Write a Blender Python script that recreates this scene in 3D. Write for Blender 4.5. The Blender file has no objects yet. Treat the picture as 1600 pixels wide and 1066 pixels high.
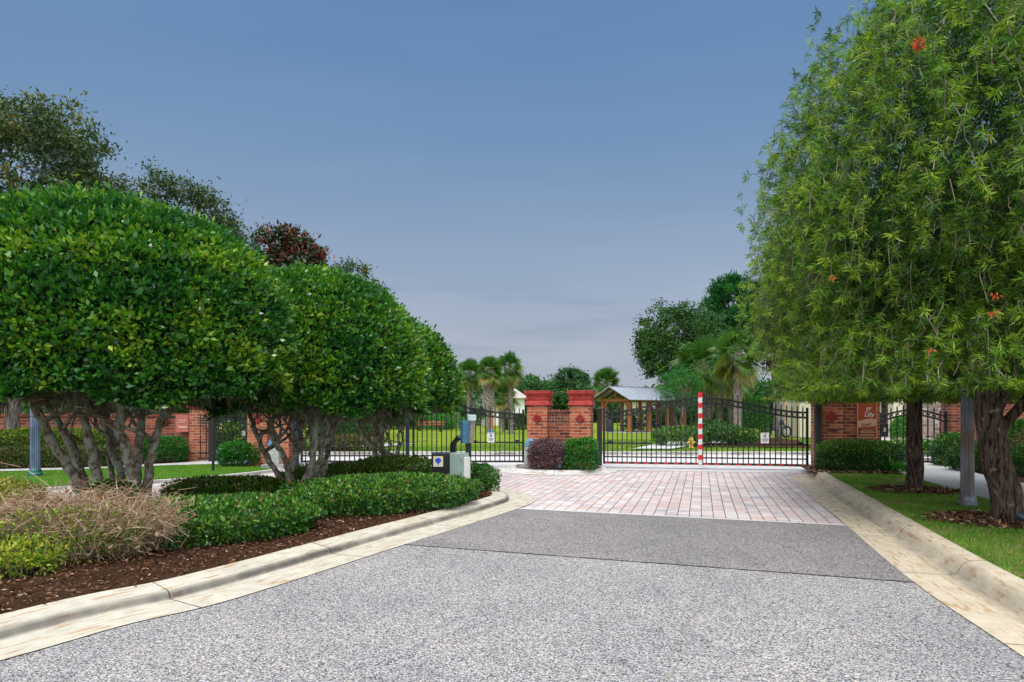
import bpy, math, random
import numpy as np
from mathutils import Vector, Matrix
from mathutils.geometry import tessellate_polygon
R = math.radians
rng = np.random.default_rng(7)
random.seed(7)
scene = bpy.context.scene
COL = scene.collection

# ------------------------------------------------------------ camera
cam_d = bpy.data.cameras.new('camera')
cam = bpy.data.objects.new('camera', cam_d); COL.objects.link(cam)
cam.location = (0, 0, 1.4); cam.rotation_euler = (R(90), 0, 0)
cam_d.lens = 24; cam_d.sensor_width = 36; cam_d.shift_y = 0.068
cam_d.clip_start = 0.05; cam_d.clip_end = 2000
scene.camera = cam
scene.view_settings.view_transform = 'Standard'
scene.view_settings.look = 'None'
scene.view_settings.gamma = 1
scene.view_settings.exposure = 0.0

# ------------------------------------------------------------ world
SUN_EL, SUN_AZ = R(58), R(205)      # azimuth clockwise from +Y: behind the camera, slightly left
world = bpy.data.worlds.new('World'); scene.world = world; world.use_nodes = True
nt = world.node_tree; nt.nodes.clear()
def N(tree, t, **kw):
    n = tree.nodes.new(t)
    for k, v in kw.items(): setattr(n, k, v)
    return n
def ramp(tree, stops, fac=None, interp='LINEAR'):
    n = N(tree, 'ShaderNodeValToRGB'); cr = n.color_ramp; cr.interpolation = interp
    while len(cr.elements) < len(stops): cr.elements.new(0.5)
    for e, (p, c) in zip(cr.elements, stops):
        e.position = p; e.color = (*c, 1) if len(c) == 3 else c
    if fac is not None: tree.links.new(fac, n.inputs['Fac'])
    return n
def mixc(tree, fac, a, b, mode='MIX'):
    n = N(tree, 'ShaderNodeMix', data_type='RGBA', blend_type=mode)
    for sock, val in ((n.inputs[0], fac), (n.inputs[6], a), (n.inputs[7], b)):
        if hasattr(val, 'is_linked'): tree.links.new(val, sock)
        elif isinstance(val, (tuple, list)): sock.default_value = (*val, 1) if len(val) == 3 else val
        else: sock.default_value = val
    return n.outputs[2]
def mathn(tree, op, a, b=0.0):
    n = N(tree, 'ShaderNodeMath', operation=op)
    for i, val in ((0, a), (1, b)):
        if hasattr(val, 'is_linked'): tree.links.new(val, n.inputs[i])
        else: n.inputs[i].default_value = val
    return n.outputs[0]
sky = N(nt, 'ShaderNodeTexSky', sky_type='NISHITA', sun_disc=False)
sky.sun_elevation = SUN_EL; sky.sun_rotation = SUN_AZ
sky.air_density = 1.3; sky.dust_density = 2.5; sky.ozone_density = 2.0
tc = N(nt, 'ShaderNodeTexCoord'); sep = N(nt, 'ShaderNodeSeparateXYZ')
nt.links.new(tc.outputs['Generated'], sep.inputs[0])
# thin high overcast: dusky blue over lavender low down, brightened above the view as added fill light
el = ramp(nt, [(0.0, (4.7, 5.15, 6.1)), (0.10, (4.3, 4.85, 5.95)), (0.22, (3.1, 4.05, 5.6)), (0.36, (1.8, 3.1, 5.15)),
               (0.52, (1.3, 2.6, 4.9)), (0.62, (6.0, 6.8, 8.2)), (0.75, (19, 19.8, 21)), (1.0, (25, 25.4, 26))], sep.outputs['Z'])
mp = N(nt, 'ShaderNodeMapping'); mp.inputs['Scale'].default_value = (1.2, 1.2, 7.5)
nt.links.new(tc.outputs['Generated'], mp.inputs[0])
nz = N(nt, 'ShaderNodeTexNoise'); nz.inputs['Scale'].default_value = 2.3; nz.inputs['Detail'].default_value = 7
nz.inputs['Roughness'].default_value = 0.5
nt.links.new(mp.outputs[0], nz.inputs['Vector'])
cl = ramp(nt, [(0.38, (0.955, 0.965, 0.98)), (0.62, (1.03, 1.02, 1.01))], nz.outputs['Fac'])
c1 = mixc(nt, 1.0, el.outputs['Color'], cl.outputs['Color'], 'MULTIPLY')
# streaky grey-blue cloud bank low over the far trees
mpb = N(nt, 'ShaderNodeMapping'); mpb.inputs['Scale'].default_value = (2.2, 2.2, 22)
nt.links.new(tc.outputs['Generated'], mpb.inputs[0])
nzb = N(nt, 'ShaderNodeTexNoise'); nzb.inputs['Scale'].default_value = 1.5; nzb.inputs['Detail'].default_value = 5
nt.links.new(mpb.outputs[0], nzb.inputs['Vector'])
bank = ramp(nt, [(0.50, (1, 1, 1)), (0.66, (0.83, 0.88, 0.91))], nzb.outputs['Fac'])
low = ramp(nt, [(0.03, (0, 0, 0)), (0.08, (1, 1, 1)), (0.15, (1, 1, 1)), (0.22, (0, 0, 0))], sep.outputs['Z'])
bk = mixc(nt, low.outputs['Color'], (1, 1, 1), bank.outputs['Color'])
c1 = mixc(nt, 1.0, c1, bk, 'MULTIPLY')
# added fill: unseen sky behind the camera brightened to light facing surfaces
back_fill = ramp(nt, [(0.0, (17, 16.4, 15.4)), (0.22, (14, 13.7, 13.1)), (0.40, (2.5, 2.7, 3.0)), (0.5, (0, 0, 0))], mathn(nt, 'ADD', mathn(nt, 'MULTIPLY', sep.outputs['Y'], 0.5), 0.5))
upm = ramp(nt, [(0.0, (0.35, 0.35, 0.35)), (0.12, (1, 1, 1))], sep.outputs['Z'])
c1 = mixc(nt, 1.0, c1, mixc(nt, 1.0, back_fill.outputs['Color'], upm.outputs['Color'], 'MULTIPLY'), 'ADD')
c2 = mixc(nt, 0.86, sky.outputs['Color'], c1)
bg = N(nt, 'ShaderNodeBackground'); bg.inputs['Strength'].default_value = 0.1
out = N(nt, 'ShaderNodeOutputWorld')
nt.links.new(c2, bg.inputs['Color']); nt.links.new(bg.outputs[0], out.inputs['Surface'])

sun_d = bpy.data.lights.new('sun', 'SUN'); sun_d.energy = 1.45; sun_d.angle = R(12); sun_d.color = (1.0, 0.96, 0.9)
sun = bpy.data.objects.new('sun', sun_d); COL.objects.link(sun)
sd = Vector((math.sin(SUN_AZ) * math.cos(SUN_EL), math.cos(SUN_AZ) * math.cos(SUN_EL), math.sin(SUN_EL)))
sun.rotation_euler = sd.to_track_quat('Z', 'Y').to_euler()

# ------------------------------------------------------------ helpers
F = 1066.7; HZ = 642.0
def W(px, py, Y):                     # photo direction at a chosen distance
    return Vector(((px - 800) * Y / F, Y, 1.4 - (py - HZ) * Y / F))
def tag(o, label=None, cat=None, group=None, kind=None):
    if label: o['label'] = label
    if cat: o['category'] = cat
    if group: o['group'] = group
    if kind: o['kind'] = kind
    return o
def empty(name, loc, rz=0, **kw):
    o = bpy.data.objects.new(name, None); COL.objects.link(o)
    o.location = loc; o.rotation_euler = (0, 0, rz); o.empty_display_size = 0.2
    return tag(o, **kw)
def link(name, me, mat, parent=None):
    o = bpy.data.objects.new(name, me); COL.objects.link(o)
    if mat is not None: me.materials.append(mat)
    if parent is not None: o.parent = parent
    return o
def box_uv(me):
    n = len(me.loops)
    if n == 0: return
    vi = np.empty(n, np.int32); me.loops.foreach_get('vertex_index', vi)
    co = np.empty(len(me.vertices) * 3, np.float32); me.vertices.foreach_get('co', co); co = co.reshape(-1, 3)
    m = len(me.polygons)
    nr = np.empty(m * 3, np.float32); me.polygons.foreach_get('normal', nr); nr = nr.reshape(-1, 3)
    tot = np.empty(m, np.int32); me.polygons.foreach_get('loop_total', tot)
    ln = np.repeat(nr, tot, axis=0); c = co[vi]; a = np.abs(ln)
    uv = np.where(((a[:, 2] >= a[:, 0]) & (a[:, 2] >= a[:, 1]))[:, None], c[:, [0, 1]],
                  np.where((a[:, 0] > a[:, 1])[:, None], c[:, [1, 2]], c[:, [0, 2]]))
    me.uv_layers.new(name='UVMap').data.foreach_set('uv', uv.astype(np.float32).ravel())
class MB:
    def __init__(s): s.v = []; s.f = []
    def add(s, vs, fs):
        b = len(s.v); s.v += [tuple(v) for v in vs]; s.f += [tuple(b + i for i in f) for f in fs]; return s
    def box(s, c, d, rz=0, M=None):
        x, y, z = d[0] / 2, d[1] / 2, d[2] / 2
        vs = [Vector((a * x, b * y, e * z)) for e in (-1, 1) for b in (-1, 1) for a in (-1, 1)]
        m = M if M is not None else Matrix.Rotation(rz, 3, 'Z')
        vs = [m @ v + Vector(c) for v in vs]
        return s.add(vs, [(0, 2, 3, 1), (4, 5, 7, 6), (0, 1, 5, 4), (1, 3, 7, 5), (3, 2, 6, 7), (2, 0, 4, 6)])
    def bar(s, a, b, w, h=None):
        a, b = Vector(a), Vector(b); d = (b - a); L = d.length; h = h or w
        q = d.to_track_quat('X', 'Z').to_matrix()
        return s.box((a + b) / 2, (L, w, h), M=q)
    def frustum(s, z0, z1, w0, d0, w1, d1, c=(0, 0)):
        vs = [(c[0] + a * w / 2, c[1] + b * d / 2, z) for z, w, d in ((z0, w0, d0), (z1, w1, d1)) for b in (-1, 1) for a in (-1, 1)]
        return s.add(vs, [(0, 2, 3, 1), (4, 5, 7, 6), (0, 1, 5, 4), (1, 3, 7, 5), (3, 2, 6, 7), (2, 0, 4, 6)])
    def tube(s, path, rad, n=8, rough=0.0, cap=True):
        path = [Vector(p) for p in path]
        if not hasattr(rad, '__len__'): rad = [rad] * len(path)
        rings = []; prev = Vector((1, 0, 0))
        for i, p in enumerate(path):
            t = (path[min(i + 1, len(path) - 1)] - path[max(i - 1, 0)]).normalized()
            u = prev - t * prev.dot(t)
            if u.length < 1e-4: u = t.orthogonal()
            u.normalize(); prev = u; w = t.cross(u)
            r0 = [1 + rough * random.uniform(-1, 1) for _ in range(n)] if rough else [1] * n
            rings.append([p + (u * math.cos(2 * math.pi * k / n) + w * math.sin(2 * math.pi * k / n)) * rad[i] * r0[k] for k in range(n)])
        vs = [v for r in rings for v in r]; fs = []
        for i in range(len(rings) - 1):
            for k in range(n):
                fs.append((i * n + k, i * n + (k + 1) % n, (i + 1) * n + (k + 1) % n, (i + 1) * n + k))
        if cap: fs += [tuple(range(n))[::-1], tuple((len(rings) - 1) * n + k for k in range(n))]
        return s.add(vs, fs)
    def lathe(s, prof, c=(0, 0, 0), n=20, flute=None):
        vs = []; fs = []
        for i, (r, z) in enumerate(prof):
            for k in range(n):
                rr = r * (1 - (flute[i] * (k % 2) if flute else 0))
                a = 2 * math.pi * k / n
                vs.append((c[0] + rr * math.cos(a), c[1] + rr * math.sin(a), c[2] + z))
        m = len(prof)
        for i in range(m - 1):
            for k in range(n): fs.append((i * n + k, i * n + (k + 1) % n, (i + 1) * n + (k + 1) % n, (i + 1) * n + k))
        fs += [tuple(range(n))[::-1], tuple((m - 1) * n + k for k in range(n))]
        return s.add(vs, fs)
    def sphere(s, c, r, n=10, sc=(1, 1, 1)):
        prof = [(max(0.001, math.sin(math.pi * i / n)), -math.cos(math.pi * i / n)) for i in range(n + 1)]
        vs = []; m = n + 1; k2 = n * 2
        for (a, z) in prof:
            for k in range(k2):
                t = 2 * math.pi * k / k2
                vs.append((c[0] + a * math.cos(t) * r * sc[0], c[1] + a * math.sin(t) * r * sc[1], c[2] + z * r * sc[2]))
        fs = [(i * k2 + k, i * k2 + (k + 1) % k2, (i + 1) * k2 + (k + 1) % k2, (i + 1) * k2 + k) for i in range(n) for k in range(k2)]
        return s.add(vs, fs)
    def build(s, name, mat, parent=None, smooth=False, bevel=0):
        me = bpy.data.meshes.new(name); me.from_pydata(s.v, [], s.f); me.update()
        box_uv(me)
        if smooth: me.polygons.foreach_set('use_smooth', [True] * len(me.polygons))
        o = link(name, me, mat, parent)
        if bevel:
            b = o.modifiers.new('bevel', 'BEVEL'); b.width = bevel; b.segments = 2; b.limit_method = 'ANGLE'
        return o
def qmesh(name, V, n, tone=None):     # V (m,n,3): m separate n-gons
    m = V.shape[0]; me = bpy.data.meshes.new(name)
    me.vertices.add(m * n); me.vertices.foreach_set('co', V.astype(np.float32).ravel())
    me.loops.add(m * n); me.loops.foreach_set('vertex_index', np.arange(m * n, dtype=np.int32))
    me.polygons.add(m); me.polygons.foreach_set('loop_start', np.arange(0, m * n, n, dtype=np.int32))
    me.polygons.foreach_set('loop_total', np.full(m, n, np.int32))
    me.update(calc_edges=True)
    if tone is not None:
        at = me.attributes.new('tone', 'FLOAT', 'FACE'); at.data.foreach_set('value', np.clip(tone, 0, 1).astype(np.float32))
    return me
def unit(a): return a / np.maximum(np.linalg.norm(a, axis=-1, keepdims=True), 1e-6)
def rdir(n): return unit(rng.normal(size=(n, 3)))
def leaves(P, D, L, Wd, droop=0.0, normal=None):      # diamond leaves with a fold
    n = len(P); D = unit(D)
    Nn = rdir(n) if normal is None else unit(normal + 0.6 * rng.normal(size=(n, 3)))
    S = unit(np.cross(D, Nn)); U = np.cross(S, D)
    L = np.broadcast_to(np.asarray(L, float), (n,))[:, None]; Wd = np.broadcast_to(np.asarray(Wd, float), (n,))[:, None]
    mid = P + D * L * 0.45 + U * Wd * 0.22
    tip = P + D * L - np.array([0, 0, 1.0]) * L * droop
    return np.stack([P, mid + S * Wd / 2, tip, mid - S * Wd / 2], 1)
def lump(U, seed, k=3.0):
    r = np.random.default_rng(seed); s = np.zeros(len(U))
    for i in range(7):
        w = r.normal(size=3) * k * (1 + 0.35 * i); s += np.sin(U @ w + r.uniform(0, 6.28)) / (1 + 0.4 * i)
    return s / 2.6

# ------------------------------------------------------------ materials
MT = {}
def newmat(name):
    m = bpy.data.materials.new(name); m.use_nodes = True; t = m.node_tree; t.nodes.clear()
    o = N(t, 'ShaderNodeOutputMaterial'); MT[name] = m
    return m, t, o
def princ(t, o, color, rough=0.8, metal=0.0, spec=0.5, bump=None, bstr=0.3, bdist=0.01):
    p = N(t, 'ShaderNodeBsdfPrincipled')
    if hasattr(color, 'is_linked'): t.links.new(color, p.inputs['Base Color'])
    else: p.inputs['Base Color'].default_value = (*color, 1)
    if hasattr(rough, 'is_linked'): t.links.new(rough, p.inputs['Roughness'])
    else: p.inputs['Roughness'].default_value = rough
    p.inputs['Metallic'].default_value = metal; p.inputs['Specular IOR Level'].default_value = spec
    if bump is not None:
        b = N(t, 'ShaderNodeBump'); b.inputs['Strength'].default_value = bstr; b.inputs['Distance'].default_value = bdist
        t.links.new(bump, b.inputs['Height']); t.links.new(b.outputs[0], p.inputs['Normal'])
    t.links.new(p.outputs[0], o.inputs['Surface']); return p
def noise(t, scale, detail=4, rough=0.5, vec=None, dist=0.0):
    n = N(t, 'ShaderNodeTexNoise'); n.inputs['Scale'].default_value = scale; n.inputs['Detail'].default_value = detail
    n.inputs['Roughness'].default_value = rough; n.inputs['Distortion'].default_value = dist
    if vec is not None: t.links.new(vec, n.inputs['Vector'])
    return n.outputs['Fac']
def coords(t, kind='Object', scale=None, rz=0):
    c = N(t, 'ShaderNodeTexCoord').outputs[kind]
    if scale or rz:
        m = N(t, 'ShaderNodeMapping'); m.inputs['Scale'].default_value = scale or (1, 1, 1); m.inputs['Rotation'].default_value = (0, 0, rz)
        t.links.new(c, m.inputs[0]); return m.outputs[0]
    return c
def leafmat(name, stops, rough=0.42, trans=0.28, spec=0.5):
    m, t, o = newmat(name)
    a = N(t, 'ShaderNodeAttribute', attribute_name='tone')
    c = ramp(t, stops, a.outputs['Fac']).outputs['Color']
    p = N(t, 'ShaderNodeBsdfPrincipled'); t.links.new(c, p.inputs['Base Color'])
    p.inputs['Roughness'].default_value = rough; p.inputs['Specular IOR Level'].default_value = spec
    tr = N(t, 'ShaderNodeBsdfTranslucent'); t.links.new(mixc(t, 1.0, c, (1.25, 1.4, 0.6), 'MULTIPLY'), tr.inputs['Color'])
    mx = N(t, 'ShaderNodeMixShader'); mx.inputs[0].default_value = trans
    t.links.new(p.outputs[0], mx.inputs[1]); t.links.new(tr.outputs[0], mx.inputs[2]); t.links.new(mx.outputs[0], o.inputs['Surface'])
    return m
def simple(name, color, rough=0.5, metal=0.0, var=0.15, scale=8, bump=0.0, spec=0.5):
    m, t, o = newmat(name); v = coords(t)
    f = noise(t, scale, 5, 0.6, v)
    c = ramp(t, [(0.3, tuple(x * (1 - var) for x in color)), (0.7, tuple(min(1, x * (1 + var)) for x in color))], f).outputs['Color']
    princ(t, o, c, rough, metal, spec, f if bump else None, bump, 0.01); return m

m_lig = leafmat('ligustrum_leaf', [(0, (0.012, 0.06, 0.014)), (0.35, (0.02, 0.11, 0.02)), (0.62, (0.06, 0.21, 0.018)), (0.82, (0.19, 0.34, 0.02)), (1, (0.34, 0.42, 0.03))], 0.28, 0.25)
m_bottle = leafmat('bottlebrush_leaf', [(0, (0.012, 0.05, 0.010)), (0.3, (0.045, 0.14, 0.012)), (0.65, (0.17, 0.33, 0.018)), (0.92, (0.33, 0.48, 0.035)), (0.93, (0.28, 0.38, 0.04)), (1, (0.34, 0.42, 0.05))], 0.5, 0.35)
m_redflower = leafmat('red_flower', [(0, (0.5, 0.02, 0.01)), (1, (0.6, 0.12, 0.03))], 0.6, 0.2)
m_oak = leafmat('oak_leaf', [(0, (0.012, 0.035, 0.012)), (0.5, (0.035, 0.08, 0.018)), (0.85, (0.11, 0.14, 0.02)), (1, (0.30, 0.15, 0.02))], 0.5, 0.2)
m_tree = leafmat('broadleaf', [(0, (0.010, 0.045, 0.012)), (0.5, (0.025, 0.11, 0.018)), (1, (0.09, 0.22, 0.03))], 0.55, 0.25)
m_darkleaf = leafmat('dark_broadleaf', [(0, (0.012, 0.045, 0.010)), (0.5, (0.03, 0.10, 0.015)), (1, (0.10, 0.20, 0.02))], 0.6, 0.15, 0.3)
m_pine = leafmat('pine_needle', [(0, (0.008, 0.05, 0.012)), (0.6, (0.018, 0.13, 0.02)), (1, (0.06, 0.23, 0.03))], 0.7, 0.15, 0.2)
m_magn = leafmat('magnolia_leaf', [(0, (0.010, 0.03, 0.012)), (0.4, (0.02, 0.055, 0.018)), (0.5, (0.11, 0.025, 0.012)), (1, (0.22, 0.05, 0.02))], 0.35, 0.1)
m_palm = leafmat('palm_frond', [(0, (0.012, 0.06, 0.010)), (0.45, (0.035, 0.13, 0.016)), (0.75, (0.10, 0.19, 0.022)), (0.92, (0.26, 0.22, 0.04)), (1, (0.24, 0.14, 0.055))], 0.45, 0.25)
m_hedge = leafmat('hedge_leaf', [(0, (0.012, 0.055, 0.012)), (0.4, (0.028, 0.125, 0.018)), (0.72, (0.10, 0.27, 0.025)), (0.95, (0.24, 0.38, 0.035)), (1, (0.25, 0.08, 0.03))], 0.35, 0.22)
m_yelhedge = leafmat('yellow_shrub_leaf', [(0, (0.03, 0.09, 0.012)), (0.4, (0.10, 0.21, 0.02)), (0.7, (0.33, 0.38, 0.02)), (1, (0.50, 0.48, 0.05))], 0.5, 0.3)
m_brownhedge = leafmat('bronze_shrub_leaf', [(0, (0.025, 0.06, 0.012)), (0.4, (0.07, 0.13, 0.02)), (0.7, (0.15, 0.10, 0.04)), (1, (0.25, 0.11, 0.06))], 0.5, 0.25)
m_purple = leafmat('purple_shrub_leaf', [(0, (0.04, 0.025, 0.03)), (0.5, (0.13, 0.065, 0.09)), (0.8, (0.30, 0.17, 0.21)), (1, (0.08, 0.12, 0.04))], 0.45, 0.2)
m_box = leafmat('bright_hedge_leaf', [(0, (0.012, 0.09, 0.010)), (0.5, (0.03, 0.20, 0.015)), (1, (0.12, 0.36, 0.03))], 0.4, 0.25)
m_blade = leafmat('grass_blade', [(0, (0.05, 0.15, 0.008)), (0.5, (0.12, 0.30, 0.012)), (0.85, (0.22, 0.40, 0.02)), (1, (0.34, 0.25, 0.11))], 0.6, 0.3)
m_moss = leafmat('hanging_moss', [(0, (0.11, 0.11, 0.07)), (1, (0.24, 0.23, 0.17))], 0.9, 0.1, 0.1)
m_chip = leafmat('mulch_chip', [(0, (0.03, 0.016, 0.010)), (0.5, (0.11, 0.05, 0.026)), (0.8, (0.25, 0.12, 0.06)), (1, (0.42, 0.31, 0.22))], 0.85, 0.0, 0.2)
m_dry = leafmat('dry_twig', [(0, (0.16, 0.10, 0.065)), (0.5, (0.38, 0.25, 0.16)), (1, (0.62, 0.47, 0.33))], 0.85, 0.0, 0.15)
m_dust = leafmat('grey_green_twig', [(0, (0.10, 0.08, 0.055)), (1, (0.26, 0.23, 0.18))], 0.9, 0.0, 0.1)

def bark(name, c0, c1, c2, vs=(1, 1, 0.22), lichen=0.5, scale=28, bd=0.03):
    m, t, o = newmat(name); v = coords(t, 'Object', vs)
    f = noise(t, scale, 8, 0.65, v, 0.6)
    base = ramp(t, [(0.40, c0), (0.56, c1)], f).outputs['Color']
    l = noise(t, 9, 5, 0.6, coords(t)); lm = ramp(t, [(lichen, (0, 0, 0)), (lichen + 0.08, (1, 1, 1))], l).outputs['Color']
    c = mixc(t, lm, base, c2)
    princ(t, o, c, 0.9, 0, 0.2, f, 1.0, bd); return m
m_bark_lig = bark('lichen_bark', (0.12, 0.085, 0.06), (0.42, 0.34, 0.26), (0.46, 0.50, 0.42), (1, 1, 0.5), 0.47, 34)
m_bark_oak = bark('oak_bark', (0.05, 0.04, 0.035), (0.22, 0.19, 0.16), (0.25, 0.25, 0.2), (1, 1, 0.2), 0.62, 22)
m_bark_bb = bark('furrowed_bark', (0.016, 0.011, 0.009), (0.14, 0.10, 0.075), (0.27, 0.23, 0.18), (1, 1, 0.16), 0.60, 34, 0.06)
m_bark_palm = bark('palm_bark', (0.09, 0.07, 0.06), (0.30, 0.25, 0.22), (0.34, 0.30, 0.28), (1, 1, 2.5), 0.55, 14)

def m_asphalt(name, lift, hue=(1, 1, 1)):
    m, t, o = newmat(name); v = coords(t)
    vo = N(t, 'ShaderNodeTexVoronoi'); vo.inputs['Scale'].default_value = 125; t.links.new(v, vo.inputs['Vector'])
    g = N(t, 'ShaderNodeSeparateColor'); t.links.new(vo.outputs['Color'], g.inputs[0])
    a, b, c, d, e = [tuple(x * lift for x in q) for q in ((0.07, 0.075, 0.09), (0.17, 0.17, 0.175), (0.27, 0.26, 0.25), (0.35, 0.355, 0.37), (0.52, 0.51, 0.49))]
    col = ramp(t, [(0.0, a), (0.22, a), (0.30, b), (0.5, c), (0.75, d), (0.95, e), (1, e)], g.outputs[0]).outputs['Color']
    tint = ramp(t, [(0.3, (1.05, 0.98, 0.93)), (0.7, (0.95, 0.99, 1.07))], g.outputs[1]).outputs['Color']
    col = mixc(t, 1, col, tint, 'MULTIPLY')
    big = noise(t, 0.9, 5, 0.6, v); bc = ramp(t, [(0.3, (0.84, 0.85, 0.87)), (0.65, (1.08, 1.07, 1.05))], big).outputs['Color']
    col = mixc(t, 1, col, bc, 'MULTIPLY')
    # tyre-darkened streaks and a few oil spots
    st = noise(t, 3, 4, 0.6, coords(t, 'Object', (1.3, 0.22, 1), R(16))); sc = ramp(t, [(0.56, (1, 1, 1)), (0.72, (0.80, 0.80, 0.83))], st).outputs['Color']
    col = mixc(t, 1, col, sc, 'MULTIPLY')
    sp = noise(t, 2.6, 3, 0.5, coords(t, 'Object', (1, 1.8, 1))); so = ramp(t, [(0.735, (1, 1, 1)), (0.76, (0.42, 0.43, 0.48))], sp).outputs['Color']
    col = mixc(t, 1, col, so, 'MULTIPLY')
    col = mixc(t, 1, col, hue, 'MULTIPLY')
    h = mathn(t, 'SUBTRACT', 1.0, vo.outputs['Distance'])
    princ(t, o, col, 0.78, 0, 0.4, h, 0.55, 0.008); return m
m_road = m_asphalt('exposed_aggregate', 1.10, (1.03, 1.0, 0.96))
m_road2 = m_asphalt('darker_aggregate', 0.82, (1.06, 1.0, 0.96))

def m_paver():
    m, t, o = newmat('concrete_pavers'); v = coords(t, 'Object', (1, 1, 1), R(15.5 + 90))
    b = N(t, 'ShaderNodeTexBrick'); t.links.new(v, b.inputs['Vector'])
    b.inputs['Scale'].default_value = 1; b.inputs['Brick Width'].default_value = 0.185; b.inputs['Row Height'].default_value = 0.155
    b.inputs['Mortar Size'].default_value = 0.0055; b.inputs['Mortar Smooth'].default_value = 0.1; b.inputs['Bias'].default_value = 0.0
    b.inputs['Color1'].default_value = (0, 0, 0, 1); b.inputs['Color2'].default_value = (1, 1, 1, 1); b.inputs['Mortar'].default_value = (0.5, 0.5, 0.5, 1)
    col = ramp(t, [(0.0, (0.47, 0.455, 0.47)), (0.25, (0.60, 0.50, 0.49)), (0.45, (0.63, 0.45, 0.42)), (0.6, (0.61, 0.59, 0.585)), (0.8, (0.68, 0.54, 0.51)), (1, (0.68, 0.66, 0.65))], b.outputs['Color']).outputs['Color']
    f = noise(t, 14, 6, 0.65, coords(t)); col = mixc(t, 1, col, ramp(t, [(0.3, (0.84, 0.83, 0.83)), (0.7, (1.1, 1.08, 1.07))], f).outputs['Color'], 'MULTIPLY')
    g = noise(t, 0.8, 4, 0.6, coords(t)); col = mixc(t, 1, col, ramp(t, [(0.35, (0.86, 0.86, 0.88)), (0.6, (1.05, 1.05, 1.05))], g).outputs['Color'], 'MULTIPLY')
    col = mixc(t, b.outputs['Fac'], col, (0.085, 0.07, 0.065))
    h = mathn(t, 'SUBTRACT', mathn(t, 'MULTIPLY', f, 0.25), b.outputs['Fac'])
    princ(t, o, col, 0.75, 0, 0.3, h, 0.6, 0.006); return m
m_pav = m_paver()

def m_brick(name, cs, mort=(0.50, 0.40, 0.33)):
    m, t, o = newmat(name); v = coords(t, 'UV')
    b = N(t, 'ShaderNodeTexBrick'); t.links.new(v, b.inputs['Vector'])
    b.inputs['Scale'].default_value = 1; b.inputs['Brick Width'].default_value = 0.235; b.inputs['Row Height'].default_value = 0.0735
    b.inputs['Mortar Size'].default_value = 0.0085; b.inputs['Mortar Smooth'].default_value = 0.15
    b.inputs['Color1'].default_value = (0, 0, 0, 1); b.inputs['Color2'].default_value = (1, 1, 1, 1); b.inputs['Mortar'].default_value = (0.5, 0.5, 0.5, 1)
    col = ramp(t, [(0.0, cs[0]), (0.3, cs[1]), (0.65, cs[2]), (1, cs[3])], b.outputs['Color']).outputs['Color']
    f = noise(t, 30, 6, 0.7, v); col = mixc(t, 1, col, ramp(t, [(0.3, (0.72, 0.7, 0.7)), (0.7, (1.15, 1.15, 1.15))], f).outputs['Color'], 'MULTIPLY')
    mc = ramp(t, [(0.35, tuple(x * 0.75 for x in mort)), (0.65, mort)], noise(t, 7, 4, 0.6, v)).outputs['Color']
    col = mixc(t, b.outputs['Fac'], col, mc)
    h = mathn(t, 'SUBTRACT', mathn(t, 'MULTIPLY', f, 0.3), b.outputs['Fac'])
    princ(t, o, col, 0.85, 0, 0.3, h, 0.8, 0.008); return m
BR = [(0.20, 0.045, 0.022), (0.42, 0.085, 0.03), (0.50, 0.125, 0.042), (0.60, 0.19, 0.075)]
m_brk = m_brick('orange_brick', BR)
m_brk2 = m_brick('dark_red_brick', [(0.11, 0.03, 0.022), (0.26, 0.055, 0.03), (0.34, 0.08, 0.04), (0.42, 0.12, 0.06)], (0.33, 0.25, 0.20))  # redder, darker brick with darker mortar
m_cap = simple('crimson_cap', (0.36, 0.035, 0.028), 0.75, var=0.45, scale=12, bump=0.3)
m_diam = simple('crimson_tile', (0.33, 0.018, 0.024), 0.35, var=0.25, scale=14, bump=0.2)
m_black = simple('black_powdercoat', (0.010, 0.011, 0.014), 0.35, var=0.3)
m_blackbox = simple('black_enamel', (0.008, 0.008, 0.010), 0.3, var=0.3)
m_navy = simple('dark_steel', (0.018, 0.03, 0.055), 0.4, 0.2, var=0.3)
m_white = simple('white_paint', (0.75, 0.75, 0.73), 0.5, var=0.06)
m_paletape = simple('pale_reflective_tape', (0.62, 0.68, 0.60), 0.4, var=0.08)
m_redtape = simple('red_reflective_tape', (0.62, 0.015, 0.02), 0.4, var=0.1)
m_cabinet = simple('pale_green_grey_paint', (0.30, 0.40, 0.36), 0.45, var=0.1)
m_blue = simple('weathered_blue_paint', (0.045, 0.15, 0.25), 0.4, var=0.2)
m_bluecap = simple('blue_plastic', (0.06, 0.22, 0.42), 0.4, var=0.15)
m_steel = simple('brushed_metal', (0.42, 0.42, 0.38), 0.35, 0.7, var=0.2)
m_galv = simple('galvanised_grey', (0.42, 0.45, 0.43), 0.5, 0.2, var=0.2, scale=5)
m_badge = simple('cream_plate', (0.66, 0.62, 0.42), 0.5, var=0.05)
m_bluemark = simple('blue_mark', (0.012, 0.06, 0.55), 0.5, var=0.05)
m_yel = simple('yellow_paint', (0.62, 0.40, 0.07), 0.5, var=0.15)
m_timber = simple('stained_timber', (0.36, 0.12, 0.038), 0.6, var=0.25, scale=6, bump=0.2)
m_metroof = simple('galvanised_roof', (0.38, 0.42, 0.48), 0.45, 0.3, var=0.1, scale=3)
m_cream = simple('cream_stucco', (0.58, 0.54, 0.40), 0.85, var=0.05, scale=20, bump=0.2)
m_sage = simple('sage_stucco', (0.42, 0.42, 0.33), 0.85, var=0.06, scale=20, bump=0.2)
m_garage = simple('cream_door', (0.66, 0.62, 0.46), 0.6, var=0.04)
m_shingle = simple('tan_shingle', (0.20, 0.16, 0.13), 0.9, var=0.25, scale=40, bump=0.4)
m_glass = simple('dark_glass', (0.02, 0.03, 0.04), 0.08, var=0.2)
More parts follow.
